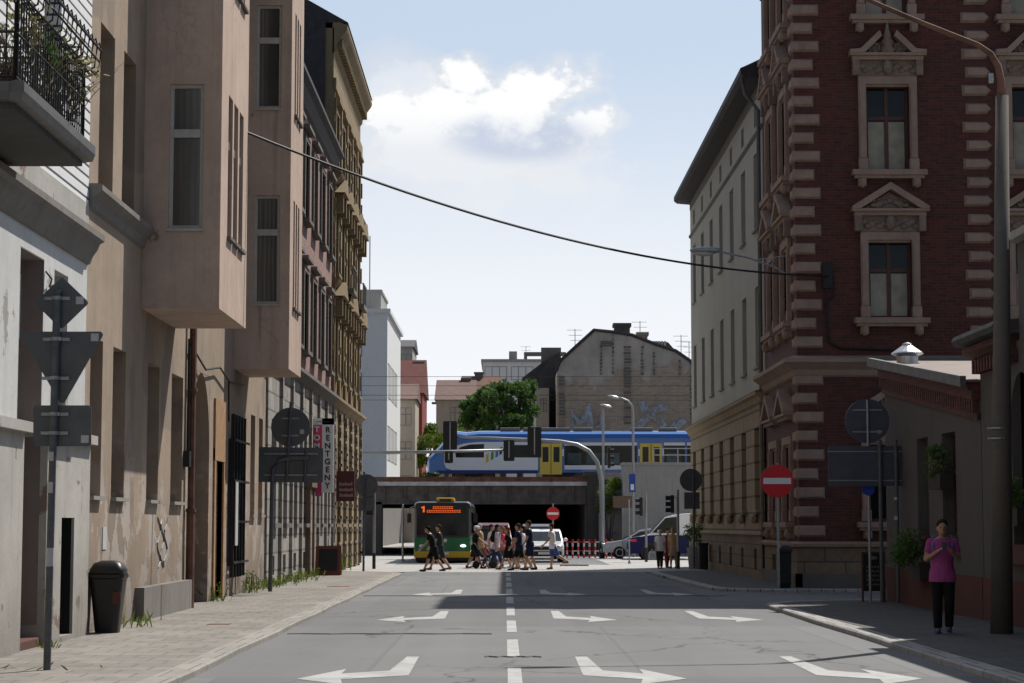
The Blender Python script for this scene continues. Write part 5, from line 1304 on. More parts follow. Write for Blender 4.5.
# ================================================================== VEHICLES
def bus():
    t=thing('city_bus','green and yellow city bus with orange route display emerging from under bridge','bus',(-2.72,87.5,0))
    xc,hw,y0,y1=-2.72,1.24,87.5,99.0
    def sec(y,top,hw_,low,r=.16):
        return [(xc-hw_,y,low),(xc-hw_,y,top-r),(xc-hw_+r*.3,y,top-r*.3),(xc-hw_+r,y,top),(xc+hw_-r,y,top),(xc+hw_-r*.3,y,top-r*.3),(xc+hw_,y,top-r),(xc+hw_,y,low)]
    m=MB(); m.loft([sec(y0+.02,2.45,hw-.1,.62),sec(y0+.12,2.62,hw-.02,.6),sec(y0+.35,2.68,hw,.6),sec(y1,2.68,hw,.6)]); m.build('upper_body',MT['bus_dark'],t)
    m=MB(); m.loft([[(xc-hw+.03,y0-.03,.5),(xc-hw+.03,y0-.02,1.1),(xc+hw-.03,y0-.02,1.1),(xc+hw-.03,y0-.03,.5)],[(xc-hw-.006,y0+.3,.62),(xc-hw-.006,y0+.3,1.17),(xc+hw+.006,y0+.3,1.17),(xc+hw+.006,y0+.3,.62)],[(xc-hw-.006,y1+.01,.62),(xc-hw-.006,y1+.01,1.17),(xc+hw+.006,y1+.01,1.17),(xc+hw+.006,y1+.01,.62)]]); m.build('green_front',MT['bus_green'],t)
    m=MB(); m.loft([[(xc-hw+.02,y0-.07,.24),(xc-hw+.02,y0-.07,.5),(xc+hw-.02,y0-.07,.5),(xc+hw-.02,y0-.07,.24)],[(xc-hw-.012,y0+.3,.26),(xc-hw-.012,y0+.3,.6),(xc+hw+.012,y0+.3,.6),(xc+hw+.012,y0+.3,.26)],[(xc-hw-.012,y1,.26),(xc-hw-.012,y1,.6),(xc+hw+.012,y1,.6),(xc+hw+.012,y1,.26)]]); m.build('yellow_bumper',MT['bus_yellow'],t)
    m=MB(); m.box(xc-hw+.06,xc+hw-.06,y0+.05,y1-.1,.1,.3); m.build('underbody',MT['black'],t)
    m=MB(); m.prism([(xc-hw+.12,1.2),(xc+hw-.12,1.2),(xc+hw-.16,2.14),(xc-hw+.16,2.14)],'y',y0-.0,y0+.1); m.build('windscreen',MT['glass'],t)
    m=MB(); m.box(xc-hw+.2,xc+hw-.2,y0-.005,y0+.1,2.17,2.5); d=m.build('route_display',MT['black'],t)
    m=MB()
    y=y0-.012
    # digit and two lines of dot lettering
    def glyph(x,z,w,h):
        m.box(x,x+w*.28,y,y+.005,z,z+h); m.box(x+w*.28,x+w,y,y+.005,z+h*.75,z+h)
        m.box(x+w*.28,x+w,y,y+.005,z,z+h*.25)
    m.box(xc-.86,xc-.78,y,y+.005,2.2,2.47); m.box(xc-.93,xc-.86,y,y+.005,2.38,2.44)
    for k in range(9): glyph(xc-.42+.1*k,2.35,.075,.11)
    for k in range(15): glyph(xc-.68+.1*k,2.19,.075,.11)
    m.build('lettering',MT['led'],d)
    m=MB(); m.box(xc-.28,xc+.5,y0+.3,y0+2,2.66,2.84); m.build('roof_pod',MT['bus_yellow'],t,bevel=.05); m=MB(); m.box(xc-.14,xc+.36,y0+.28,y0+.3,2.7,2.78); m.build('pod_grille',MT['black'],t)
    for s in (-1,1):
        m=MB(); m.ell((xc+s*.9,y0-.06,.75),(.13,.05,.06),12,8); m.build('headlight',MT['lamp_white'] if s>0 else MT['white'],t,smooth=True)
        m=MB(); m.tube([(xc+s*hw*.95,y0+.05,2.45),(xc+s*(hw+.16),y0-.15,2.4),(xc+s*(hw+.2),y0-.18,2.1)],.025,6); m.box(xc+s*(hw+.2)-.09,xc+s*(hw+.2)+.09,y0-.22,y0-.14,1.75,2.15); m.build('mirror',MT['black'],t)
        for yy in (y0+2.4,y0+8.3):
            m=MB(); m.lathe([(.4,xc+s*(hw-.3)),(.46,xc+s*(hw-.27)),(.46,xc+s*(hw-.04)),(.42,xc+s*(hw+.015)),(.2,xc+s*(hw+.015))],(0,yy,.46),20,'x'); m.build('wheel',MT['rubber'],t)
        m=MB(); m.box(xc+s*hw-.012 if s<0 else xc+hw-.001,xc+s*hw+.001 if s<0 else xc+hw+.012,y0+.7,y1-.4,1.3,2.2); m.build('side_window',MT['glass'],t)
    m=MB(); m.box(xc-.28,xc+.28,y0-.085,y0-.07,.36,.47); m.build('number_plate',MT['white'],t)
    m=MB(); m.lathe([(.08,y0-.045),(.085,y0-.03)],(xc+.12,0,.98),16,'y'); m.build('emblem',MT['alu'],t)
    for s,x1 in ((-1,.35),(1,.3)):
        m=MB(); m.tube([(xc+s*.1,y0-.03,1.24),(xc+s*.1+.5,y0-.03,1.9)],.012,5); m.build('wiper',MT['black'],t)
MT['bus_dark']=simple('bus_dark',(.02,.022,.022),.35,0,.05,coat=.2); MT['bus_green']=simple('bus_green',(.008,.14,.055),.35,0,.05,coat=.2); MT['bus_yellow']=simple('bus_yellow',(.6,.37,.012),.4,0,.05,coat=.2)
MT['led']=simple('route_led',(1.0,.16,.03),emit=.45); MT['lamp_white']=simple('headlight_lit',(1,.97,.9),emit=1.2); MT['tail_red']=simple('tail_red',(.5,.02,.02),emit=.2)
bus()
def car(name,label,cat,loc,rz,paint,L=4.3,W_=1.75,H=1.48,van=False,lit=False,stripe=None):
    """local: front at -y, built from side profile sections"""
    t=thing(name,label,cat,loc,rz,local=True)
    h=W_/2
    if van:
        P=[(-L/2,.35),(-L/2-.03,.75),(-L/2+.12,1.02),(-L/2+.95,1.22),(-L/2+1.65,2.0),(-L/2+2.2,H-.05),(-L/2+2.7,H),(L/2-.05,H-.03),(L/2,.5),(L/2,.3)]
        glassP=[(-L/2+1.05,1.28),(-L/2+1.7,1.98),(-L/2+2.3,2.05),(-L/2+2.3,1.25)]; wind=[(-L/2+.98,1.25),(-L/2+1.68,2.02)]; r=.34; ax=(-L/2+.95,L/2-1.0)
    else:
        P=[(-L/2,.3),(-L/2-.02,.6),(-L/2+.1,.78),(-L/2+1.0,.92),(-L/2+1.75,H-.12),(-L/2+2.1,H-.02),(-L/2+2.7,H),(L/2-.75,H-.12),(L/2-.2,.98),(L/2,.85),(L/2,.35),(L/2-.1,.28)]
        glassP=[(-L/2+1.2,.96),(-L/2+1.82,H-.16),(-L/2+2.7,H-.08),(L/2-.82,H-.18),(L/2-.5,.97)]; wind=[(-L/2+1.05,.95),(-L/2+1.75,H-.13)]; r=.31; ax=(-L/2+.8,L/2-.8)
    def hw(z): return h-(max(0,z-.9)*.2 if not van else max(0,z-1.2)*.08)
    n=len(P); mb=MB()
    L_=[( -hw(z),y,z) for y,z in P]; R_=[(hw(z),y,z) for y,z in P]
    mb.add(L_+R_,[tuple(range(n)),tuple(range(n,2*n))[::-1]]+[(i,(i+1)%n,n+(i+1)%n,n+i) for i in range(n)])
    mb.build('body',MT[paint],t,bevel=.05)
    for s in (-1,1):
        m=MB(); e=.006; q=[(s*(hw(z)+e),y,z) for y,z in glassP]; m.add(q,[tuple(range(len(q)))]); m.build('side_window',MT['glass'],t)
        for a in ax:
            m=MB(); m.lathe([(r*.6,s*(h-.2)),(r,s*(h-.2)),(r,s*(h-.01)),(r*.94,s*(h+.012)),(r*.62,s*(h+.012))],(0,a,r),24,'x'); w=m.build('wheel',MT['rubber'],t)
            m=MB(); m.lathe([(r*.62,s*(h-.02)),(r*.6,s*(h+.014)),(r*.15,s*(h+.005))],(0,a,r),20,'x'); m.build('rim',MT['alu'],w)
        m=MB(); m.ell((s*(h-.28),-L/2+.04,.68 if not van else .85),(.2,.07,.09),12,8); m.build('headlight',MT['lamp_white'] if lit else MT['alu'],t,smooth=True)
        m=MB(); m.box(s*(h-.16)-.14,s*(h-.16)+.14,L/2-.06,L/2+.02,.78,1.0); m.build('taillight',MT['tail_red'],t)
        m=MB(); m.ell((s*(h+.1),-L/2+1.35,1.0 if not van else 1.35),(.1,.06,.08),10,6); m.build('mirror',MT[paint],t,smooth=True)
        if stripe: m=MB(); m.box(s*(h+.006)-.004,s*(h+.006)+.004,-L/2+.9,L/2-.1,.4,.95); m.build('side_stripe',MT[stripe],t)
    (ya,za),(yb_,zb_)=wind; m=MB(); e=.012
    m.add([(-hw(za)+.08,ya-e,za+e),(hw(za)-.08,ya-e,za+e),(hw(zb_)-.08,yb_-e,zb_+e),(-hw(zb_)+.08,yb_-e,zb_+e)],[(0,1,2,3)]); m.build('windscreen',MT['glass'],t)
    m=MB(); m.box(-h+.1,h-.1,-L/2-.06,-L/2+.1,.28,.5); m.build('bumper',MT['black'],t,bevel=.03)
    m=MB(); m.box(-.55,.55,-L/2-.035,-L/2+.05,.56,.7); m.build('grille',MT['black'],t); m=MB(); m.box(-.26,.26,-L/2-.075,-L/2-.06,.36,.47); m.build('number_plate',MT['white'],t)
    return t
MT['car_white']=cardpaint('car_white',(.8,.8,.82)); MT['car_silver']=cardpaint('car_silver',(.42,.44,.47)); MT['car_navy']=simple('car_navy',(.012,.014,.085),.5,0,.05,spec=.2,coat=.06); MT['car_maroon']=simple('car_maroon',(.11,.015,.035),.4,0,.05,coat=.1); MT['car_grey']=simple('car_grey',(.09,.095,.11),.4,0,.05,coat=.15)
car('parked_car','silver car side on with its nose behind the tall mast','car',(6.95,99.2,0),-PI/2,'car_silver')
v=car('delivery_van','white van with dark navy lower body and long sloping windscreen','van',(8.75,96.6,0),-PI/2,'car_white',5.6,1.95,2.2,van=True)
m=MB(); l2=2.8; m.prism([(-l2-.02,.3),(-l2-.05,.76),(-l2+.1,1.05),(-l2+.92,1.16),(l2+.01,1.16),(l2+.01,.3)],'x',-.99,.99); m.build('lower_body',MT['car_navy'],v)
for s in (-1,1): m=MB(); m.box(s*.99-.02,s*.99+.02,-l2+.05,-l2+.3,.86,.98); m.build('indicator',MT['tail_red'],v)
for s in (-1,1):
    for a in (-l2+.95,l2-1.0):
        m=MB(); m.lathe([(.44,s*.9),(.44,s*.993),(.42,s*.996),(.3,s*.996)],(0,a,.36),20,'x'); m.build('wheel_arch',MT['black'],v)
        m=MB(); m.lathe([(.34,s*.98),(.34,s*1.0),(.2,s*1.004),(.05,s*1.004)],(0,a,.34),20,'x'); m.build('wheel_face',MT['rubber'],v)
car('waiting_car','white car with bright bonnet waiting under the bridge behind pedestrians','car',(1.72,90.5,0),0,'car_white',lit=False)
car('waiting_car','maroon car with lit lamp waiting in the underpass behind the pedestrians','car',(-.55,94.5,0),0,'car_maroon',4.4,1.8,1.75,lit=True)
car('waiting_car','dark grey car farthest back in the queue under the bridge','car',(1.6,98.5,0),0,'car_grey',4.4,1.8,1.7)
# ================================================================== BEYOND THE BRIDGE
def house(name,label,x0,x1,y0,y1,z1,mat,cat='building',wins=None,flat=True,cop='conc'):
    t=thing(name,label,cat,((x0+x1)/2,y0,0))
    m=MB(); m.box(x0,x1,y0,y1,0,z1); m.build('wall',MT[mat],t)
    if flat: m=MB(); m.box(x0-.25,x1+.25,y0-.25,y1+.25,z1,z1+.35); m.build('roof',MT[cop],t)
    return t
def addwins(t,x,y,rot,us,zs,w,h,style='cross',pm='glass'):
    M=frame(x,y,rot)
    for z in zs:
        for u_ in us: window(t,M,u_,z,w,h,style,'wood_grey',pm,-.02,[],rot)
MT['white_far']=plaster('white_far',(.70,.70,.69),var=.04,streak=.12,dirt=0)
MT['red_far']=plaster('red_far',(.22,.055,.045),var=.12,streak=.3,dirt=0)
MT['beige_far']=plaster('beige_far',(.42,.36,.29),var=.1,streak=.3,dirt=0)
# white modern block left of the train
YW=165.0
xr=at(387,400,YW).x; xl=-26.0; zt=at(370,313,YW).z; yw2=186
t=house('white_office_block','tall plain white office block with flat roof beyond the railway',xl,xr,YW,yw2,zt,'white_far','office block',cop='white_far')
for k,z in enumerate((7.0,12.2)):
    M=frame(xr,YW,RL)
    for i in range(3): window(t,M,3.0+5*i,z,4.0,2.9,'tri','wood_grey','glass_grey',-.02,[],RL)
M=frame(xl,YW,0)
for z in (8.5,12,15.5,): 
    window(t,M,at(352,400,YW).x-xl,z,1.6,2.2,'cross','wood_grey','glass',-.02,[],0)
    window(t,M,at(340,400,YW).x-xl,z,1.6,2.2,'cross','wood_grey','glass',-.02,[],0)
m=MB(); a,b=at(340,287,YW+3).x,at(381,287,YW+3).x; z2=at(370,292,YW+3).z; m.box(a,b,YW+3,YW+12,zt,z2); m.box(a-.1,b+.1,YW+2.9,YW+12.1,z2,z2+.2); m.build('roof_house',MT['conc'],t)
q=at(370,236,YW+4); m=MB(); m.tube([(q.x,YW+4,z2),(q.x,YW+4,q.z)],.05,6); m.build('mast',MT['galv'],t)
# houses between
def gabled(name,label,px0,px1,pyt,pyr,Y,D,mat,rmat,ridge='x',cat='house',chim=()):
    x0,x1=at(px0,450,Y).x,at(px1,450,Y).x; zt=at(px0,pyt,Y).z; zr=at(px0,pyr,Y+D/2).z
    t=thing(name,label,cat,((x0+x1)/2,Y,0)); m=MB(); m.box(x0,x1,Y,Y+D,0,zt); 
    m.build('wall',MT[mat],t); m=MB()
    if ridge=='x': m.prism([(Y-.4,zt-.1),(Y+D/2,zr),(Y+D+.4,zt-.1)],'x',x0-.2,x1+.2)
    else: m.prism([(x0-.3,zt-.05),((x0+x1)/2,zr),(x1+.3,zt-.05)],'y',Y-.3,Y+D)
    r=m.build('roof',MT[rmat],t)
    for px,pt in chim:
        c=at(px,pt,Y+D/2); m=MB(); m.box(c.x-.5,c.x+.5,Y+D/2-.5,Y+D/2+.5,zt,c.z); m.box(c.x-.6,c.x+.6,Y+D/2-.6,Y+D/2+.6,c.z,c.z+.2); m.build('chimney',MT['stone_dark'],r)
    n=max(1,int((x1-x0)/2.6)); M=frame(x0,Y,0); z=zt-2.6
    while z>4.5:
        for i in range(n): window(t,M,(x1-x0)*(i+.5)/n,z,1.1,1.7,'cross','wood_grey','glass',-.02,[],0)
        z-=3.2
    return t
gabled('grey_tower_house','narrow grey house with round topped dormer behind the red house',400,412,346,340,215,10,'conc','slate')
gabled('red_house','dark red plastered house with dark chimney right of the white block',398,422,392,360,200,12,'red_far','tile_dark',chim=((419,364),))
gabled('beige_house','beige house with red tiled roof beside the white office block',396,415,398,384,188.5,8,'beige_far','rooftile')
gabled('tan_house','small tan house with pinkish tiled roof left of the green trees',436,474,399,380,225,14,'beige_far','rooftile',chim=((466,380),(437,404)))
gabled('brown_roof_house','low house with brown roof and tall chimney before the pale block',462,500,398,376,232,10,'beige_far','roof_brown' if False else 'rust',chim=((479,374),))
# pale modern block
t=house('pale_block','pale modern block with ribbon windows and rooftop frame behind the trees',at(483,400,250).x,at(572,400,250).x,250,265,at(500,362,250).z,'white_far','office block',cop='conc')
M=frame(at(483,400,250).x,250,0); 
for z in (at(500,380,250).z,at(500,398,250).z):
    for i in range(3): window(t,M,1.6+3.3*i,z,2.8,1.7,'tri','wood_grey','glass_train',-.02,[],0)
zc=at(500,362,250).z
m=MB(); a=at(509,352,252); b=at(517,352,252); m.box(a.x,b.x,251,254,zc,a.z); m.build('roof_house',MT['conc'],t)
m=MB(); a=at(524,352,252); b=at(566,352,252); m.box(a.x,b.x,252,252.6,a.z-.5,a.z)
for f in (0,.5,1): m.box(a.x+(b.x-a.x-.4)*f,a.x+(b.x-a.x-.4)*f+.4,252,252.6,zc,a.z-.5)
m.build('roof_frame',MT['stone_dark'],t)
# big bare gable
YG=172.0
def gmat():
    t=NT('bare_gable'); t.b.inputs['Roughness'].default_value=.95
    b=t.N('ShaderNodeTexBrick'); b.inputs['Scale'].default_value=1; b.inputs['Brick Width'].default_value=.5; b.inputs['Row Height'].default_value=.17; b.inputs['Mortar Size'].default_value=.02
    b.inputs['Color1'].default_value=(.42,.325,.245,1); b.inputs['Color2'].default_value=(.31,.24,.18,1); b.inputs['Mortar'].default_value=(.46,.36,.27,1)
    t.L(t.wallvec(),b.inputs['Vector'])
    x=t.xyz(); n=t.noise(.5,6,.7)
    # old render left high on the wall, broken lower edge
    zz=t.math('ADD',t.math('DIVIDE',x[2],20),t.math('MULTIPLY',t.math('SUBTRACT',t.noise(.35,4,.6,stretch=(1,1,.3)),.5),.5))
    m=t.ramp(zz,.70,.72)
    k=t.mix(m,b.outputs[0],t.mix(t.ramp(n,.3,.7),(.34,.295,.25),(.56,.49,.42)))
    k=t.mix(t.math('MULTIPLY',t.ramp(t.noise(.8,6,.7,stretch=(1,1,.3)),.5,.75),.4),k,(.16,.14,.12))
    # pale blue spray paint low down
    w=t.N('ShaderNodeTexWave'); w.inputs['Scale'].default_value=.35; w.inputs['Distortion'].default_value=9; w.inputs['Detail'].default_value=1.5; w.inputs['Detail Scale'].default_value=.8
    t.L(t.coord(),w.inputs['Vector'])
    lim=t.math('SUBTRACT',1,t.ramp(t.math('DIVIDE',x[2],20),.53,.58))
    g=t.math('MULTIPLY',t.math('MULTIPLY',t.ramp(w.outputs['Fac'],.86,.93),t.ramp(t.noise(.25,1),.5,.55)),lim)
    k=t.mix(t.math('MULTIPLY',g,0.0),k,(.3,.36,.48))
    t.col(k); t.bump(t.noise(8,5,.7),.5,.05); return t.mat
MT['gable']=gmat()
t=thing('gable_house','tenement with huge bare brick gable and dark flue scars behind train','house',(at(625,400,YG).x,YG,0))
pts=[(557,500),(557,372),(561,362),(578,346),(594,331),(613,333),(632,336),(655,345),(676,352),(690,362),(694,371),(694,500)]
m=MB(); m.prism([PX(a,b,YG) for a,b in pts],'y',YG,YG+14); m.build('gable_wall',MT['gable'],t)
m=MB()
ed=[(556,371),(560,361),(577.5,345),(594,330),(613,332),(632,335),(655,344),(676,351),(690.5,361),(695,370)]
m.tube([Vector((PX(a,b,YG)[0],YG-.05,PX(a,b,YG)[1])) for a,b in ed],.16,6); m.build('roof_edge',MT['slate'],t)
m=MB()   # flue scars
rnd=random.Random(3)
def scar(px0,px1,py0,py1,n):
    m=MB()
    for i in range(n):
        py=py0+(py1-py0)*i/n; a=PX(px0+rnd.uniform(-.4,.4),py,YG); b=PX(px1+rnd.uniform(-.4,.4),py+(py1-py0)/n*.7,YG)
        m.mi=rnd.choice((0,0,1)); m.box(a[0],b[0],YG-.06,YG+.02,b[1],a[1])
    m.build('flue_scar',[MT['stone_dark'],MT['quoin']],t)
scar(624,631,346,425,26); scar(559,565,376,430,16); scar(690,694,375,425,12); scar(600,602,342,376,10); scar(612,614,334,375,10); scar(641,643.5,346,376,9); scar(653,655,352,376,7); scar(679,681,360,376,5); scar(601,612,341,347,3)
m=MB()
def spray(pts,r): 
    m=MB(); m.tube([Vector((PX(a,b,YG)[0],YG-.012,PX(a,b,YG)[1])) for a,b in pts],r,6); m.build('graffiti',MT['spray'],t)
def sprayed():
    t=NT('spray_paint'); t.col(t.mix(.5,(.46,.54,.66),(.5,.56,.66))); t.b.inputs['Roughness'].default_value=.9
    tr=t.N('ShaderNodeBsdfTransparent'); ms=t.N('ShaderNodeMixShader'); t.L(t.ramp(t.noise(1.1,6,.75),.36,.66),ms.inputs[0])
    t.L(tr.outputs[0],ms.inputs[1]); t.L(t.b.outputs[0],ms.inputs[2]); t.L(ms.outputs[0],t.n['Material Output'].inputs[0]); return t.mat
MT['spray']=sprayed()
for P_ in ([(573,428),(573,414),(579,424),(584,420),(588,405),(590,428)],[(599,428),(600,417),(603,428)],[(636,428),(645,420),(652,412),(660,408),(667,407)],[(641,402),(645,410),(652,415),(660,420),(664,427)],[(672,424),(676,428),(684,420)]):
    spray(P_,.36)
def chim(px0,px1,pt,pb,yy):
    a,b=PX(px0,pt,yy),PX(px1,pb,yy); m=MB(); m.box(a[0],b[0],yy,yy+1.4,b[1],a[1]); m.box(a[0]-.12,b[0]+.12,yy-.1,yy+1.5,a[1]-.3,a[1]); return m
r_=chim(614.5,630,323,336,YG+1).build('chimney',MT['conc_dark'],t); chim(638,647.5,332,342,YG+5).build('chimney',MT['stone_dark'],t)
m=MB(); 
a=PX(652,341,YG+4); b=PX(682,358,YG+4); m.prism([(a[0],b[1]-.5),(a[0],a[1]),(PX(668,341,YG+4)[0],a[1]-.1),(b[0],b[1])],'y',YG+4,YG+6); m.build('dormer',MT['slate'],t)
m=MB()
for px in (656,659,662,665): a=PX(px,341,YG+3); m.tube([(a[0],YG+3,a[1]-.5),(a[0],YG+3,a[1])],.1,6)
m.build('vent_pipe',MT['galv'],t)
def aerial(label,px,pt,pb,yy):
    a,b=PX(px,pt,yy),PX(px,pb,yy); m=MB(); m.tube([(a[0],yy,b[1]),(a[0],yy,a[1])],.035,5)
    for k in range(3): m.tube([(a[0]-.7+.15*k,yy,a[1]-.1-.45*k),(a[0]+.6,yy,a[1]-.1-.45*k)],.02,5)
    tag(m.build('roof_aerial',MT['galv'],loc=(a[0],yy,b[1])),label,'aerial','roof aerials')
aerial('roof aerial on the left slope of the bare gable',575,329,348,YG+1); aerial('roof aerial between the two chimneys of the gable house',640,321,332,YG+2); aerial('roof aerial above the right slope of the gable house',681,335,356,YG+5); aerial('roof aerial at the right end of gable house roof',689,341,360,YG+6); aerial('roof aerial on the pale modern block',526,346,354,252)
# dark slate sided wing left of the gable
t=thing('slate_wing','dark slate hung rear wing and pale wall left of the bare gable','building',(at(548,400,YG+6).x,YG+6,0))
m=MB(); m.prism([PX(a,b,YG+6) for a,b in ((540,500),(540,372),(549,358),(560,352),(560,500))],'y',YG+6,YG+16); m.build('wall',MT['slate'],t)
m=MB(); m.prism([PX(a,b,YG+3) for a,b in ((536,500),(536,388),(549,388),(549,500))],'y',YG+3,YG+5.9); m.build('pale_wall',MT['beige_far'],t)
m=MB(); m.prism([PX(a,b,YG+8) for a,b in ((522,378),(543,362),(556,355),(556,400),(522,400))],'y',YG+8,YG+18); m.build('roof',MT['rooftar'],t)
a=at(551,348,YG+9); m=MB(); m.box(a.x-.9,a.x+.9,YG+8.5,YG+9.5,a.z-2,a.z); m.build('chimney',MT['stone_dark'],t)
window(t,frame(at(536,400,YG+3).x,YG+3,0),.65,at(540,412,YG+3).z,.6,1.2,'cross','wood_grey','glass',-.02,[],0)
# trees behind the railway
def tree(label,px,pyt,Y,rad,mat,n,hz=1.1,clumps=16,seed=0,size=.19):
    rnd=random.Random(seed); top=at(px,pyt,Y); t=thing('deciduous_tree',label,'tree',(top.x,Y,0),group='trees behind the railway')
    cz=top.z-rad*hz*.95; m=MB(); pts=[]
    for k in range(clumps):
        a=rnd.uniform(0,2*PI); q=rnd.random()**.5*rad*.8; z=rnd.uniform(-.85,.75)*rad*hz; s=math.sqrt(max(.15,1-(z/(rad*hz))**2))
        pts.append(((top.x+q*s*math.cos(a),Y+q*s*math.sin(a),cz+z),rad*rnd.uniform(.18,.40)))
    leafcloud(m,pts,n,size,.85,rnd); m.build('crown',MT[mat],t)
    m=MB(); m.tube([(top.x,Y,0),(top.x+.1,Y,cz*.5),(top.x,Y,cz)],[.35,.27,.15],8)
    for p,_ in pts[::2]: m.tube([(top.x,Y,cz-rad*.6),((top.x+p[0])/2,(Y+p[1])/2,(cz-rad*.3+p[2])/2),p],[.12,.07,.03],5)
    m.build('trunk',MT['bark'],t)
tree('tall dark green tree left of the bare gable behind the train',519,377,160,2.1,'leaf_dark',6000,1.35,24,1)
tree('broad mid green tree behind the train cab',486,381,163,2.2,'leaf_dark',6000,1.25,24,2)
tree('lower green tree between the two larger ones behind the train',502,380,157,2.0,'leaf',5000,1.25,20,5)
tree('small sunlit yellow green tree above the nose of train',431,422,195,2.6,'leaf_lime',4500,1.2,12,3)
tree('pale green bush like tree left of the tan house',446,424,190,2.2,'leaf_lime',3200,1.0,10,4)
# weeds along the left walls
m=MB()
for (yc,ly,xo,h) in ((31.2,.5,.25,.3),(33,.3,.2,.15),(26.2,.4,.25,.12),(22.2,.2,1.1,.08),(41.8,.4,.15,.5),(47,.8,.2,.55),(49.5,.8,.15,.35),(52,1.2,.25,.35),(55,1.5,.3,.4),(58.5,1.5,.25,.3),(61.5,.8,.25,.4),(66.5,1.5,.4,.35),(69.5,1.,.4,.7)):
    for k in range(int(24*(.4+ly))):
        x=XL+.03+abs(random.gauss(0,xo)); y=yc+random.gauss(0,ly*.6); hh=h*random.uniform(.3,1); d=Vector((random.gauss(0,.12),random.gauss(0,.12),hh)); w=Vector((random.uniform(-1,1),random.uniform(-1,1),0)).normalized()*.011
        b=Vector((x,y,.075)); m.add([b-w,b+w,b+d*.6+w*1.6,b+d,b+d*.6-w*1.6],[(0,1,2,3,4)])
        if h>.3:
            for j in range(3):
                p=b+d*random.uniform(.3,1); q=Vector((random.uniform(-1,1),random.uniform(-1,1),random.uniform(-.4,.6))).normalized()*.06; o=q.orthogonal().normalized()*.025
                m.add([p,p+q*.5+o,p+q,p+q*.5-o],[(0,1,2,3)])
tag(m.build('weeds',MT['weed']),'green weeds growing at the foot of the left house walls','weeds',kind='stuff')

# ================================================================== PEOPLE
MT['skin']=simple('skin',(.42,.25,.18),.5,0,.06,8); MT['skin_tan']=simple('skin_tan',(.33,.18,.12),.5,0,.06,8)
MT['eye']=simple('eye',(.02,.015,.012),.2)
def cloth(name,c): 
    t=NT(name); t.b.inputs['Roughness'].default_value=.9; t.b.inputs['Specular IOR Level'].default_value=.15
    t.col(t.mix(t.ramp(t.noise(7,4,.6),.3,.7),rgb(c,.8),rgb(c,1.15))); t.bump(t.noise(9,3,.6,stretch=(1,1,.6)),.5,.03); return t.mat
CL={k:cloth('cloth_'+k,c) for k,c in dict(black=(.012,.012,.014),navy=(.016,.022,.055),white=(.85,.85,.85),lilac=(.62,.58,.68),jeans=(.04,.06,.14),magenta=(.31,.06,.19),pinkred=(.7,.1,.15),tan=(.42,.28,.16),olive=(.15,.14,.06),maroon=(.22,.035,.04),blue=(.06,.10,.28),grey=(.12,.12,.13),charcoal=(.03,.03,.033),straps=(.10,.14,.26)).items()}
HAIR={k:simple('hair_'+k,c,.85,0,.35,25,.3,80,spec=.1) for k,c in dict(dark=(.018,.012,.01),brown=(.06,.035,.02),red=(.16,.045,.02),grey=(.42,.41,.4),fair=(.25,.15,.07)).items()}
SHOE={k:simple('shoe_'+k,c,.6) for k,c in dict(black=(.015,.015,.016),tan=(.2,.12,.07),white=(.55,.55,.55),blue=(.02,.03,.12)).items()}
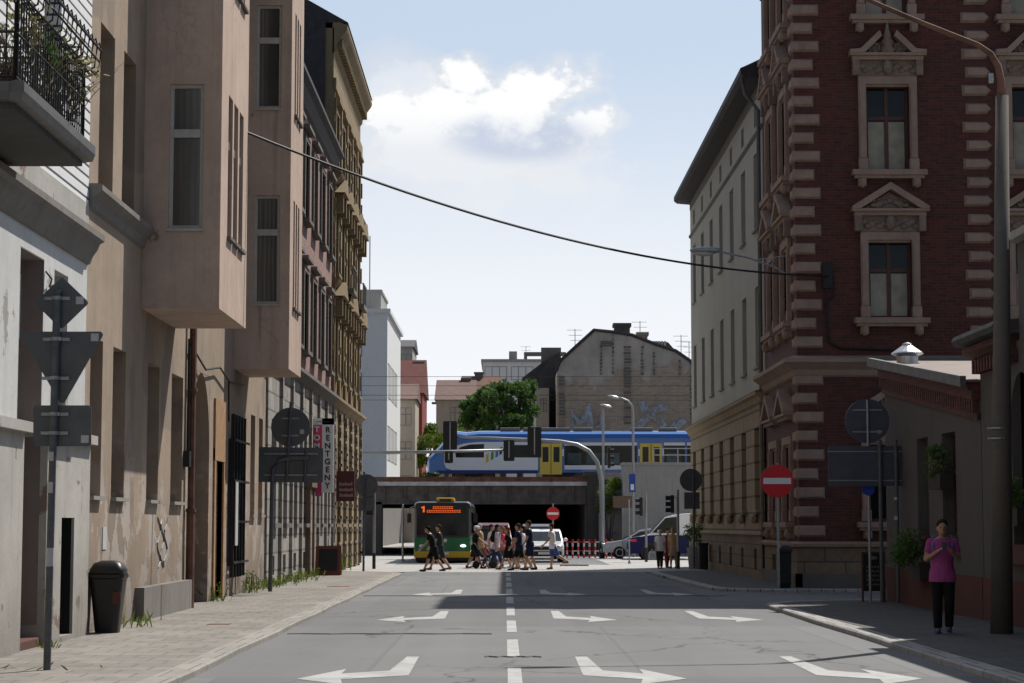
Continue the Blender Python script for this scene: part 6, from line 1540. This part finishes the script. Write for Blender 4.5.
def person(label,loc,face,H=1.74,stride=.42,top='shirt',topc='black',legs='shorts',legc='black',hair='dark',long_hair=False,cap=None,shoe='black',skin='skin',arms=None,sex='m',vox=.011,lean=.06,hd=.0,name='person',sit=False,knee=None,bulk=1.0,group=None):
    """faces -y locally; face = rotation of that heading"""
    t=thing(name,label,'person',loc,face,local=True,group=group)
    h=H; sh=.102*h if sex=='m' else .092*h; sh*=1.0; hipw=.05*h; b=bulk
    V=Vector
    hipz=.515*h
    pel=V((0,0,hipz)); 
    def leg(s,a1,a2):
        hp=V((s*hipw,0,hipz)); k=hp+V((0,-math.sin(a1),-math.cos(a1)))*.245*h; an=k+V((0,-math.sin(a2),-math.cos(a2)))*.232*h; return hp,k,an
    if sit: LG=[leg(-1,R(80),R(5)),leg(1,R(74),R(-5))]
    elif knee: LG=[leg(-1,*knee[0]),leg(1,*knee[1])]
    else: LG=[leg(-1,stride,stride*.8),leg(1,-stride*.6,-stride*1.25)]
    chest=V((0,-lean*.8,.72*h)); neck=V((0,-lean*1.0,.835*h)); head=V((0,-lean*1.15-hd*.06,.925*h-hd*.02))
    SH=[V((s*sh,-lean*.95,.793*h)) for s in (-1,1)]
    AR=[]
    for i,s in enumerate((-1,1)):
        if arms and arms[i]: e,w=arms[i]; e=V((s*e[0],e[1],e[2]))*h; w=V((s*w[0],w[1],w[2]))*h
        else:
            sw=(.35 if s>0 else -.35)*(stride/.42); e=SH[i]+V((s*.02*h,-math.sin(sw)*.17*h,-math.cos(sw)*.17*h)); sw2=sw+.35; w=e+V((0,-math.sin(sw2)*.15*h,-math.cos(sw2)*.15*h))
        AR.append((SH[i],e,w))
    low=min(an.z for _,_,an in LG)-.042*h
    def Z(p): return V(p)-V((0,0,low)) if not sit else V(p)
    m=MB()
    def ring(c,rx,ry,n=16): return [V((c[0]+rx*math.cos(2*PI*i/n),c[1]+ry*math.sin(2*PI*i/n),c[2])) for i in range(n)]
    def torso(m,g,z0,z1,flare=0):
        prof=[(.46,.088,.066),(.50,.096,.070),(.55,.092,.066),(.60,.083,.060),(.66,.090,.063),(.72,.104,.068),(.77,.108,.066),(.80,.102,.058),(.825,.07,.046),(.84,.034,.034)]
        if sex=='f': prof=[(.46,.092,.07),(.50,.100,.073),(.55,.090,.066),(.61,.070,.055),(.66,.078,.062),(.715,.090,.074),(.76,.092,.064),(.80,.088,.052),(.825,.06,.042),(.84,.03,.031)]
        rr=[]
        for z,rx,ry in prof:
            if z<z0-.001 or z>z1+.001: continue
            yy=-lean*max(0,(z-.5))/.34
            rr.append(ring(Z((0,yy,z*h)),rx*h*b+g,ry*h*b+g))
        m.loft(rr)
    torso(m,0,.46,.84)
    m.capsule(Z(neck)-V((0,0,.02*h)),Z(head)-V((0,0,.02*h)),.034*h,.03*h)
    hh=Z(head); m.ell(hh+V((0,.004*h,.008*h)),(.044*h,.054*h,.062*h),16,12); m.ell(hh+V((0,-.012*h,-.032*h)),(.033*h,.038*h,.035*h),12,8)
    m.ell(hh+V((0,-.054*h,-.008*h)),(.008*h,.014*h,.017*h),8,6); m.ell(hh+V((0,-.046*h,-.036*h)),(.017*h,.008*h,.006*h),8,6)
    for s in (-1,1): m.ell(hh+V((s*.045*h,.004*h,-.004*h)),(.007*h,.013*h,.018*h),8,6)
    for i,(hp,k,an) in enumerate(LG):
        hp,k,an=Z(hp),Z(k),Z(an); m.capsule(hp,k,.052*h*b,.033*h); c1=k+(an-k)*.3+V((0,.008*h,0)); m.capsule(k,c1,.032*h,.034*h); m.capsule(c1,an,.034*h,.021*h)
        if sit: fd=V((0,-1,0))
        m.capsule(an-V((0,-.01*h,.012*h)),an+V((0,-.075*h,-.025*h)),.022*h,.016*h)
    for i,(s0,e,w) in enumerate(AR):
        s0,e,w=Z(s0),Z(e),Z(w); m.capsule(s0,e,.031*h,.024*h); m.capsule(e,w,.024*h,.016*h)
        d=(w-e).normalized(); sd=1 if i else -1
        side=V((0,-1,0)) if abs(d.y)<.8 else V((-sd,0,0)); side=(side-d*side.dot(d)).normalized(); nrm=d.cross(side)
        pc=w+d*.035*h; m.ell(pc,(.012*h,.024*h,.03*h),10,8,Matrix((nrm,side,d)).transposed())
        cur=nrm*(-sd) 
        for f in range(4):
            b0=w+d*.058*h+side*((f-1.5)*.0125*h); l=(.036,.043,.04,.031)[f]*h
            curl=V((-sd*.35,0,0))+V((0,-.1,0)); p1=b0+(d+curl*.4).normalized()*l*.55; p2=p1+(d+curl*1.2).normalized()*l*.5; m.capsule(b0-d*.02*h,p1,.0065*h,.006*h,8); m.capsule(p1,p2,.006*h,.005*h,8)
        b0=w+d*.015*h+side*.018*h; p1=b0+(d*.6+side*.8).normalized()*.026*h; m.capsule(b0,p1,.0075*h,.0065*h,8); m.capsule(p1,p1+(d+side*.2).normalized()*.02*h,.0065*h,.005*h,8)
    m.build('body',MT[skin],t,remesh=vox,smoothit=3)
    # clothes
    g=.010*h
    if top in ('shirt','dress','tank'):
        m=MB(); torso(m,g,.46 if top!='x' else .5,.825)
        if top!='dress': m.loft([ring(Z((0,0,.56*h)),.094*h*b+g*1.2,.068*h*b+g*1.2),ring(Z((0,0,.5*h)),.103*h*b+g*1.3,.076*h*b+g*1.3),ring(Z((0,0,.445*h)),.105*h*b+g*1.3,.078*h*b+g*1.3)])
        if top!='tank':
            for s0,e,w in AR: 
                s0,e=Z(s0),Z(e); m.ell(s0,(.036*h,)*3,10,8); m.cone(s0,s0+(e-s0)*.62,.037*h,.035*h,14)
        if top=='dress':
            m.loft([ring(Z((0,0,.56*h)),.098*h,.08*h),ring(Z((0,0,.46*h)),.115*h,.11*h),ring(Z((0,0,.30*h)),.13*h,.15*h)])
        m.build('dress' if top=='dress' else 'shirt',CL[topc],t,remesh=vox*.9,smoothit=4)
    if legs in ('shorts','trousers','capri'):
        m=MB(); m.loft([ring(Z((0,0,.44*h)),.088*h*b+g*.4,.068*h*b+g*.4),ring(Z((0,0,.5*h)),.098*h*b+g*.5,.072*h*b+g*.5),ring(Z((0,-.003,.55*h)),.092*h*b+g*.6,.068*h*b+g*.6)])
        for hp,k,an in LG:
            hp,k,an=Z(hp),Z(k),Z(an); m.ell(hp,(.058*h,)*3,10,8)
            if legs=='shorts': m.cone(hp,k-(k-hp)*.03,.062*h,.053*h,14)
            else:
                m.cone(hp,k,.060*h*b,.045*h,14); m.ell(k,(.045*h,)*3,10,8); e_=an if legs=='trousers' else k+(an-k)*.78; m.cone(k,e_+(V((0,0,.005*h))),.045*h,.036*h if legs=='trousers' else .042*h,14)
        m.build('trousers' if legs!='shorts' else 'shorts',CL[legc],t,remesh=vox*.9,smoothit=4)
    m=MB(); m.ell(hh+V((0,.013*h,.028*h)),(.050*h,.055*h,.054*h),14,10)
    if long_hair: m.ell(hh+V((0,.035*h,-.03*h)),(.046*h,.03*h,.075*h),12,8); m.capsule(hh+V((0,.035*h,-.05*h)),hh+V((0,.045*h,-.13*h)),.035*h,.025*h)
    else: m.ell(hh+V((0,.028*h,-.005*h)),(.046*h,.034*h,.045*h),12,8)
    m.build('hair',HAIR[hair],t,remesh=.009,smoothit=2)
    if cap:
        m=MB(); m.ell(hh+V((0,.004*h,.045*h)),(.052*h,.058*h,.036*h),14,8); m.cone(hh+V((0,-.03*h,.036*h)),hh+V((0,-.08*h,.03*h)),.045*h,.03*h,12); m.build('cap',CL[cap],t,remesh=.01,smoothit=2)
    for s in (-1,1):
        m=MB(); m.ell(hh+V((s*.017*h,-.049*h,.006*h)),(.006*h,.004*h,.004*h),8,6); m.build('eye',MT['eye'],t)
    for hp,k,an in LG:
        an=Z(an); m=MB(); m.capsule(an+V((0,.018*h,-.022*h)),an+V((0,-.085*h,-.028*h)),.026*h,.020*h); m.capsule(an+V((0,.012*h,.0)),an+V((0,.01*h,-.02*h)),.026*h,.026*h)
        m.build('shoe',SHOE[shoe],t,remesh=.009,smoothit=2)
    t['_']=0; del t['_']
    return t,Z,dict(head=hh,sh=[Z(a) for a in SH],arms=[(Z(a),Z(b_),Z(c)) for a,b_,c in AR])
WL,WR=-PI/2,PI/2
def px2(px,Y): return (at(px,568,Y).x,Y,0.006)
G='pedestrians on the crossing'
person('man in black tee shirt and shorts striding left, head bowed, before the bus',px2(434,72),WL,1.70,.5,topc='black',legc='black',shoe='black',hd=1.0,lean=.16,group=G)
person('man in dark top walking half hidden behind the man in black',px2(440,74.5),WL,1.74,.5,topc='charcoal',legc='charcoal',hair='brown',shoe='tan',group=G)
person('woman with white cap and dark top pushing a stroller',px2(474.5,77),WR,1.66,.4,topc='black',legc='charcoal',cap='white',hair='grey',sex='f',arms=[((.13,-.13,.68),(.10,-.25,.58)),((.13,-.13,.68),(.10,-.25,.58))],group=G)
person('man in pale lilac shirt and jeans walking right with dark backpack',px2(496,76.8),WR,1.70,.35,topc='lilac',legs='trousers',legc='jeans',shoe='white',hair='dark',group=G)
person('red haired woman in short black dress striding left',px2(509,75),WL,1.64,.5,top='dress',topc='black',legs=None,hair='red',long_hair=True,sex='f',shoe='tan',group=G)
person('man in navy tee shirt and black shorts walking left beside taller man',px2(519.5,73.6),WL,1.74,.36,topc='navy',legc='black',hair='brown',group=G)
person('tallest man in navy tee shirt and navy shorts walking left',px2(530,74.6),WL,1.83,.25,topc='navy',legc='navy',hair='brown',group=G)
person('man in white patterned tee shirt and blue shorts stepping left, last of group',px2(553,75.2),WL,1.70,.5,topc='white',legc='blue',hair='brown',shoe='tan',knee=[(.12,.05),(-.45,-1.0)],group=G)
person('small fair haired child in dark top walking before the pram, between adults',px2(514.5,78.5),WL,1.15,.4,topc='maroon',legc='grey',hair='fair',shoe='black',group=G)
person('man in white shirt and jeans walking right just behind the lilac shirt man',px2(490,78.6),WR,1.72,.4,topc='white',legs='trousers',legc='jeans',hair='brown',shoe='tan',group=G)
person('woman in pink red top walking left behind the red haired woman',px2(504,77.6),WL,1.63,.4,topc='pinkred',legs='shorts',legc='grey',hair='fair',long_hair=True,sex='f',shoe='white',group=G)
person('woman in pale grey top and tan trousers between the two navy shirts',px2(524,77),WL,1.66,.4,topc='white',legs='trousers',legc='tan',hair='dark',long_hair=True,sex='f',shoe='white',group=G)
person('grey haired man in tan shirt half hidden behind the stroller',px2(481,79),WL,1.72,.35,topc='tan',legs='shorts',legc='olive',hair='grey',shoe='tan',group=G)
# stroller with child
sx,sy,_=px2(484,76.6)
t=thing('stroller','dark folding stroller with small wheels pushed along the crossing','stroller',(sx,sy,0))
m=MB()
for s in (-.22,.22):
    m.tube([(sx-.55,sy+s,1.0),(sx-.35,sy+s,.95),(sx+.05,sy+s,.45),(sx+.35,sy+s,.14)],.014,6); m.tube([(sx-.3,sy+s,.14),(sx+.05,sy+s,.5),(sx+.28,sy+s,.62)],.014,6)
m.tube([(sx-.55,sy-.22,1.0),(sx-.55,sy+.22,1.0)],.018,6); m.build('frame',MT['galv'],t)
m=MB(); m.box(sx-.12,sx+.25,sy-.2,sy+.2,.42,.5); m.obox((sx-.2,sy,.72),(.06,.4,.55),Matrix.Rotation(R(-20),3,'Y')); m.build('seat',CL['charcoal'],t)
for dx in (-.3,.35):
    for s in (-.25,.25): m=MB(); m.lathe([(.07,sy+s-.02),(.14,sy+s-.02),(.14,sy+s+.02),(.07,sy+s+.02)],(sx+dx,0,.145),18,'y'); m.build('wheel',MT['rubber'],t)
person('small child in pinkish red top and white cap sitting in the stroller',(sx,sy,.02),WR,.95,.2,topc='pinkred',legs='shorts',legc='pinkred',cap='white',hair='fair',sit=True,vox=.009,group=G)
def backpack(label,p,z,face,mat='black',s=1.0,name='backpack'):
    t=thing(name,label,'backpack',(p[0],p[1],z),face,local=True)
    m=MB(); m.loft([[(x*s,y*s,zz*s) for x,y in roundpoly([(-w,.08),(w,.08),(w,.08+d),(-w,.08+d)],.035)] for w,d,zz in ((.11,.08,-.24),(.14,.14,-.2),(.145,.15,0),(.13,.12,.16),(.08,.06,.22))]); m.build('bag',CL[mat],t)
    for k in (-1,1): m=MB(); m.tube([(k*.1*s,.1*s,.18*s),(k*.12*s,-.02*s,.22*s),(k*.13*s,-.13*s,.1*s),(k*.12*s,-.08*s,-.08*s),(k*.1*s,.08*s,-.18*s)],.016*s,6); m.build('strap',CL['straps' if mat!='black' else 'black'],t)
    m=MB(); m.loft([[(x*s,y*s,zz*s) for x,y in roundpoly([(-w,.2),(w,.2),(w,.2+d),(-w,.2+d)],.02)] for w,d,zz in ((.09,.05,-.18),(.1,.06,-.02),(.09,.04,0))]); m.build('pocket',CL[mat],t)
q=px2(496,76.8); backpack('black backpack worn by the man in pale lilac shirt',(q[0]+.03,q[1]),1.22,WR)
# group at the right corner
G2='people at the far right corner'
person('grey haired man in loose white shirt and dark trousers carrying a white bag',px2(660,76.5),.15,1.47,.12,topc='white',legs='trousers',legc='charcoal',hair='grey',shoe='tan',bulk=1.12,group=G2)
person('dark haired person in maroon behind the man in white shirt',px2(667,78.2),.5,1.52,.15,topc='maroon',legs='trousers',legc='maroon',hair='brown',sex='f',group=G2)
person('long haired woman in tan dress at the right of the corner group',px2(673.5,77),-.4,1.56,.12,top='dress',topc='tan',legs=None,hair='fair',long_hair=True,sex='f',shoe='tan',group=G2)
q=px2(652.5,76.4); t=thing('shopping_bag','white shopping bag held by the grey haired man','bag',(q[0],q[1],.35))
m=MB(); m.loft([[(q[0]+x,q[1]+y,z) for x,y in roundpoly([(-a,-b),(a,-b),(a,b),(-a,b)],.03)] for a,b,z in ((.12,.06,.32),(.15,.08,.36),(.14,.06,.6),(.1,.03,.66))]); m.build('bag',CL['white'],t)
m=MB(); m.tube([(q[0]-.08,q[1],.64),(q[0]-.02,q[1],.74),(q[0]+.06,q[1],.64)],.012,6); m.build('handle',CL['white'],t)
# person in the pink shirt, near
P0=(at(943,600,29.4).x,29.4,.08)
_,Z,J=person('person in bright pink tee shirt and black trousers walking while looking at phone',P0,-.12,1.66,.3,knee=[(.10,-.02),(.22,-.28)],topc='magenta',legs='trousers',legc='black',hair='dark',shoe='blue',skin='skin_tan',vox=.007,lean=.05,hd=.8,
    arms=[((.135,-.02,.645),(.045,-.16,.715)),((.14,-.01,.64),(.10,-.06,.50))] if False else [((.142,-.025,.645),(.05,-.155,.715)),((.142,-.02,.645),(.06,-.15,.72))],bulk=1.02)
rz=Matrix.Rotation(-.12,3,'Z')
t=thing('phone','dark mobile phone held by the person in pink','phone',tuple(Vector(P0)+rz@(Z((0,-.225*1.66,.765*1.66)))),-.12,local=True)
m=MB(); m.box(-.037,.037,-.005,.005,-.07,.07); m.v=[Matrix.Rotation(R(-40),3,'X')@p for p in m.v]; ph=m.build('case',MT['black'],t,bevel=.004)
m=MB(); m.box(-.033,.033,.0052,.006,-.064,.064); m.v=[Matrix.Rotation(R(-40),3,'X')@p for p in m.v]; m.build('screen',MT['glass'],t)
zz=Z((0,-.03,.68*1.7)); backpack('blue grey strapped rucksack on the back of the person in pink',(P0[0],P0[1]),P0[2]+zz.z+.02,-.12,'grey',1.08,name='rucksack')
